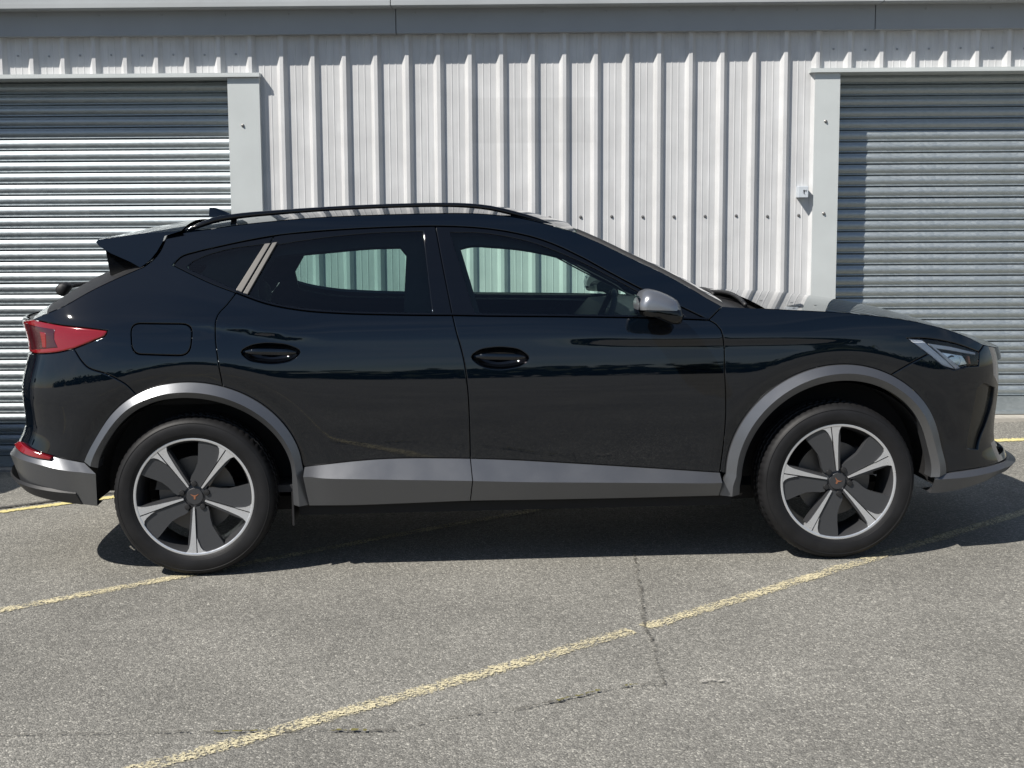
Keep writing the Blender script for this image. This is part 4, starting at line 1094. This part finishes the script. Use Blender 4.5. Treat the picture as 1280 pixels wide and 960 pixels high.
# ---- underside, wells, cabin
cpart('underbody', MB().box(-.30, 2.98, -.58, .58, .21, .27).box(.42, 2.24, -.82, .82, .235, .275).box(-.72, -.305, -.5, .5, .36, .40).box(2.985, 3.40, -.5, .5, .30, .34), M['dark'])
for nm_, xa, xb, za, zb in (('firewall', 2.10, 2.13, .25, 1.02), ('boot_floor', -.5, .2, .70, .73)):
    cpart(nm_, MB().box(xa, xb, -.74, .74, za, zb), M['dark'])
cpart('parcel_shelf', MB().box(-.45, .12, -.66, .66, 1.02, 1.04), M['cabin'])
cpart('cabin_floor', MB().box(.1, 2.1, -.80, .80, .33, .36), M['cabin'])
cpart('headlining', MB().grid(across(roof_edge[3:-2] * np.array([1, .97, 1]) - np.array([0, 0, .045]), .04)), M['cabin'], smooth=True, fix=False)
dash = resample([(1.70, .80), (1.72, .95), (1.80, 1.035), (1.95, 1.045), (2.13, 1.03), (2.13, .70)], .04, False, True)
cpart('dashboard', MB().pillow(dash.tolist(), [-.74, -.72, -.3, .3, .72, .74], [.9, 1, 1, 1, 1, .9]), M['cabin'], angle=40)
for sy in (-1, 1):
    for cx, cyy, nm_ in ((1.24, .36, 'front_seat'), (.33, .36, 'rear_seat')):
        b = resample([(cx - .22, .96), (cx - .16, 1.02), (cx - .09, .99), (cx + .03, .62), (cx - .06, .56), (cx - .12, .60)], .03, True, True)
        o = cpart(nm_, MB().pillow(b.tolist(), [cyy * sy - .24, cyy * sy - .2, cyy * sy, cyy * sy + .2, cyy * sy + .24], [.7, .95, 1, .95, .7]), M['seat'], car, angle=50)
        c2 = resample([(cx + .02, .62), (cx + .10, .66), (cx + .45, .66), (cx + .5, .58), (cx + .4, .5), (cx, .52)], .04, True, True)
        cpart('seat_cushion', MB().pillow(c2.tolist(), [cyy * sy - .25, cyy * sy - .2, cyy * sy, cyy * sy + .2, cyy * sy + .25], [.75, .97, 1, .97, .75]), M['seat'], o, angle=50)
        hx, hz = cx - .20, 1.095
        h = resample([(hx - .05, hz - .06), (hx - .055, hz + .04), (hx - .02, hz + .085), (hx + .03, hz + .06), (hx + .045, hz - .03), (hx + .02, hz - .07)], .02, True, True)
        cpart('headrest', MB().pillow(h.tolist(), [cyy * sy - .13, cyy * sy - .10, cyy * sy, cyy * sy + .10, cyy * sy + .13], [.6, .95, 1, .95, .6]).tube([(hx, cyy * sy - .05, hz - .12), (hx, cyy * sy - .05, hz)], .007, 6), M['seat'], o, angle=50)
ring = [(1.765 + .055 * math.cos(t) - .02, -.37 + .175 * math.sin(t), .965 + .155 * math.cos(t)) for t in np.linspace(0, 2 * math.pi, 33)]
sw = cpart('steering_wheel', MB().tube(ring, .014, 10), M['cabin'], smooth=True)
cpart('steering_hub', MB().tube([(1.73, -.37, .96), (1.92, -.37, .88)], [.05, .03], 12).tube([(1.745, -.53, .965), (1.745, -.21, .965)], .014, 8), M['cabin'], sw, smooth=True)
cpart('interior_mirror', MB().pillow([(1.58, 1.30), (1.57, 1.34), (1.585, 1.36), (1.60, 1.34), (1.605, 1.305)], [-.11, -.09, .09, .11], [.7, 1, 1, .7]), M['cabin'], angle=50)

# ---- wheels
def wheel(cx, side, rot):
    WR = .3345
    y0 = -.885
    C0 = (cx, 0, WR)
    def L(mb, name, mat, parent, **k): return cpart(name, mb, mat, parent, side, **k)
    # barrel and hub (dark)
    mb = MB().lathe([(.2465, y0 + .004), (.236, y0 + .002), (.231, y0 + .012), (.222, y0 + .045), (.214, y0 + .16), (.235, y0 + .20)], 72, 'y', C0)
    mb.lathe([(.006, y0 + .022), (.052, y0 + .022), (.060, y0 + .028), (.064, y0 + .05), (.05, y0 + .09)], 40, 'y', C0)
    w = L(mb, 'wheel', M['spokegrey'], car, angle=45)
    # tyre
    prof = [(.232, y0 + .02), (.238, y0 + .004), (.250, y0 - .004), (.262, y0 - .009), (.285, y0 - .0125), (.303, y0 - .010), (.316, y0 - .003), (.3245, y0 + .008), (.3295, y0 + .020),
            (.3325, y0 + .036), (.3335, y0 + .054), (.3275, y0 + .056), (.3275, y0 + .063), (.3340, y0 + .065), (.3345, y0 + .098), (.3275, y0 + .100), (.3275, y0 + .109), (.3345, y0 + .111),
            (.3340, y0 + .144), (.3275, y0 + .146), (.3275, y0 + .153), (.3335, y0 + .155), (.331, y0 + .18), (.322, y0 + .205), (.30, y0 + .22), (.25, y0 + .21), (.225, y0 + .195)]
    def mod(i, k):
        if 8 <= i <= 10 and k % 4 == 0: return -.0035
        if i in (10, 13, 14, 17, 18, 21) and k % 4 == (1 if i < 15 else 3): return -.003
        if i == 4 and False: return 0
        return 0
    L(MB().lathe(prof, 288, 'y', C0, mod), 'tyre', M['rubber'], w, angle=35)
    # side-wall rings
    L(MB().lathe([(.256, y0 - .0055), (.258, y0 - .0085), (.260, y0 - .0075), (.262, y0 - .0095)], 96, 'y', C0).lathe([(.306, y0 - .0085), (.308, y0 - .0105), (.3105, y0 - .0065)], 96, 'y', C0), 'tyre_bead', M['rubber'], w, smooth=True)
    L(MB().lathe([(.2465, y0 + .004), (.2460, y0 - .001), (.2395, y0 - .002), (.2355, y0 + .000), (.2345, y0 + .010)], 96, 'y', C0), 'rim_flange', M['machined'], w, angle=50)
    # brake
    L(MB().lathe([(.04, y0 + .085), (.158, y0 + .085), (.158, y0 + .107), (.04, y0 + .107)], 48, 'y', C0), 'brake_disc', M['brake'], w, angle=40)
    cal = MB(); a0 = 2.6 if cx < 1 else .5
    cal.prism([(cx + r * math.cos(a0 + t), WR + r * math.sin(a0 + t)) for r, t in [(.10, -.35), (.172, -.42), (.178, 0), (.172, .42), (.10, .35)]], y0 + .07, y0 + .125)
    L(cal, 'brake_caliper', M['spokegrey'], w)
    k = .246 / 330.0
    def pol(pts, a):
        # pts given with the spoke pointing down, x to the right; rotate by a
        out = []
        for x, y in pts:
            x, z = x * k, -y * k
            out.append((cx + x * math.cos(a) - z * math.sin(a), WR + x * math.sin(a) + z * math.cos(a)))
        return out
    def slab(pts, a, d_in, d_out, th):
        """extruded spoke face whose depth runs from hub to rim"""
        p2 = pol(pts, a); n = len(p2); ar = area2(np.array(p2))
        if ar < 0: p2 = p2[::-1]
        def dep(q):
            r = math.hypot(q[0] - cx, q[1] - WR); t = min(1, max(0, (r - .05) / .19)); return d_in + (d_out - d_in) * t
        v = [(q[0], y0 + dep(q), q[1]) for q in p2] + [(q[0], y0 + dep(q) + th, q[1]) for q in p2]
        return MB().add(v, [tuple(range(n)), tuple(range(2 * n - 1, n - 1, -1))] + [(i, i + n, (i + 1) % n + n, (i + 1) % n) for i in range(n)])
    for i in range(5):
        a = rot + i * 2 * math.pi / 5
        bar = [(-2, 62), (-11, 62), (-18, 130), (-26, 200), (-35, 262), (-43, 290), (-54, 307), (-70, 316), (-40, 321), (-2, 323)]
        L(slab(bar, a, .010, .001, .030), 'spoke', M['machined'], w)
        L(slab([(-11, 66), (-18, 130), (-26, 200), (-35, 262), (-43, 290), (-49, 290), (-46, 250), (-38, 190), (-30, 130), (-24, 70)], a, .013, .006, .05), 'spoke_flank', M['spokegrey'], w)
        flare = [(4, 232), (10, 255), (22, 285), (36, 304), (60, 314), (40, 319), (4, 323)]
        L(slab(flare, a, .006, .001, .028), 'spoke', M['machined'], w)
        pad = [(3, 60), (40, 52), (70, 62), (77, 85), (80, 125), (90, 168), (112, 208), (142, 256), (153, 279), (62, 312), (38, 303), (23, 284), (11, 254), (4, 228)]
        L(slab(pad, a, .016, .007, .032), 'spoke_blade', M['blade'], w)
        for ang_ in (a + .62,):
            bx, bz = pol([(0, 72)], ang_)[0]
            L(MB().lathe([(.0125, y0 + .03), (.0125, y0 + .014), (.0105, y0 + .011), (.0100, y0 + .008), (.0005, y0 + .007)], 12, 'y', (bx, 0, bz)), 'wheel_bolt', M['plastic'], w, angle=40)
    L(MB().lathe([(.0345, y0 + .024), (.0345, y0 + .0155), (.033, y0 + .0140), (.0005, y0 + .0135)], 36, 'y', C0), 'centre_cap', M['spokegrey'], w, angle=40)
    em = MB(); ca, sa = math.cos(rot * 1), math.sin(rot * 1)
    for poly in ([(-18, 11), (-5, 5), (5, 5), (18, 11), (9, 2), (4, 0), (3, -12), (-3, -12), (-4, 0), (-9, 2)],):
        em.prism([(cx + (x * ca - z * sa) * .001, WR + (x * sa + z * ca) * .001) for x, z in poly], y0 + .0122, y0 + .0145)
    L(em, 'emblem', M['copper'], w)
    return w
def well(cx, side):
    a = np.linspace(-.07, math.pi + .05, 40); r = .415
    rows = [[(cx + r * math.cos(t), y, .335 + r * math.sin(t)) for t in a] for y in (-.86, -.60)]
    mb = MB().grid(rows)
    n = len(mb.v); c = [(cx + r * math.cos(t), -.60, .335 + r * math.sin(t)) for t in a]
    mb.add(c, [tuple(range(len(c)))])
    cpart('wheel_arch_liner', mb, M['dark'], car, side, smooth=False, fix=False)
for side in (-1, 1):
    wheel(0.0, side, math.radians(.5)); wheel(2.68, side, math.radians(-28))
    well(.005, side); well(2.685, side)
cpart('mud_flap', MB().box(.395, .403, -.86, -.66, .20, .34), M['plastic']); cpart('mud_flap', MB().box(.395, .403, .66, .86, .20, .34), M['plastic'])

# ------------------------------------------------------------------ van parked beyond the car's tail (shades the shutter foot, mirrored in the car's tail)
van = bpy.data.objects.new('parked_van', None); COL.objects.link(van)
van.location = (-4.7, 1.10, -.09)
van.rotation_euler = (0, 0, -.067)
tag(van, 'dark blue panel van parked against the left roller shutter behind the car', 'van')
M['vanpaint'] = plain('dark_blue_paint', (0.010, 0.014, 0.026), rough=0.12, coat=.5)
def vpart(name, mb, mat, parent=van, **k): return link(name, mb.me(name, **k), mat, parent)
prof = resample([(2.22, .42), (2.25, .95), (2.20, 1.55), (2.12, 1.86), (1.95, 1.93), (.2, 1.95), (-.95, 1.88), (-1.25, 1.72), (-1.72, 1.16), (-2.15, 1.02), (-2.32, .85), (-2.35, .45), (-2.2, .30), (2.1, .30)], .08, False)
vpart('body', MB().pillow(prof.tolist(), [-.90, -.88, -.80, -.5, .5, .80, .88, .90], [(.995, .93), (1, .975), (1, .99), (1, 1), (1, 1), (1, .99), (1, .975), (.995, .93)], (0, .35)), M['vanpaint'], angle=40)
for s in (-1, 1):
    wn_ = [(-1.55, 1.22), (-1.2, 1.62), (-.55, 1.66), (-.55, 1.20)]
    vpart('side_window', MB().prism(wn_, s * .868, s * .905), M['gloss'])
    vpart('door_mirror', MB().box(-1.42, -1.30, min(s * .90, s * 1.08), max(s * .90, s * 1.08), 1.15, 1.36), M['plastic'])
    for xw in (-1.45, 1.35):
        w = vpart('wheel', MB().lathe([(.19, s * .90), (.20, s * .885), (.30, s * .895), (.33, s * .86), (.33, s * .70), (.2, s * .69)], 36, 'y', (xw, 0, .33)), M['rubber'], angle=40)
        vpart('rim', MB().lathe([(.005, s * .88), (.06, s * .885), (.17, s * .87), (.195, s * .895)], 30, 'y', (xw, 0, .33)), M['spokegrey'], w, angle=40)
    vpart('tail_lamp', MB().box(2.20, 2.262, min(s * .74, s * .85), max(s * .74, s * .85), .92, 1.35), M['red'])
    vpart('rear_door_window', MB().prism([(2.185, 1.28), (2.247, 1.28), (2.225, 1.62), (2.16, 1.62)], min(s * .06, s * .66), max(s * .06, s * .66)), M['gloss'])
vpart('rear_bumper', MB().box(2.05, 2.34, -.86, .86, .34, .50), M['plastic'])
vpart('windscreen', MB().add([(-1.735, -.72, 1.19), (-1.735, .72, 1.19), (-1.29, .68, 1.715), (-1.29, -.68, 1.715)], [(0, 1, 2, 3)]), M['gloss'])
vpart('number_plate', MB().box(2.255, 2.268, -.26, .26, .62, .73), M['yellow2'] if False else M['strip'])

# ------------------------------------------------------------------ far tree belt that the paintwork mirrors
def tree_belt():
    rnd = random.Random(9)
    v, f = [], []
    def leaf(c, s):
        a = Vector((rnd.uniform(-1, 1), rnd.uniform(-1, 1), rnd.uniform(-1, 1))).normalized()
        b = a.cross(Vector((rnd.uniform(-1, 1), rnd.uniform(-1, 1), rnd.uniform(-1, 1)))).normalized()
        k = len(v)
        v.extend([c + a * s, c + b * s, c - a * s, c - b * s]); f.append((k, k + 1, k + 2, k + 3))
    x = -75.0
    while x < 80:
        h = rnd.uniform(2.2, 4.6); w = rnd.uniform(2.0, 4.2)
        y = -46 + rnd.uniform(-4, 4)
        for _ in range(260):
            d = Vector((rnd.gauss(0, .5), rnd.gauss(0, .5), rnd.gauss(0, .38)))
            leaf(Vector((x + d.x * w, y + d.y * w, h * .55 + d.z * h * .62)), rnd.uniform(.35, .7))
        x += w * rnd.uniform(.7, 1.3)
    return mesh('tree_belt', v, f)
M['leaf'] = plain('foliage', (0.05, 0.075, 0.028), rough=.8, vary=.4, vscale=.6)
tb = link('tree_belt', tree_belt(), M['leaf'])
tag(tb, 'dark belt of trees far across the yard', 'trees', kind='stuff')
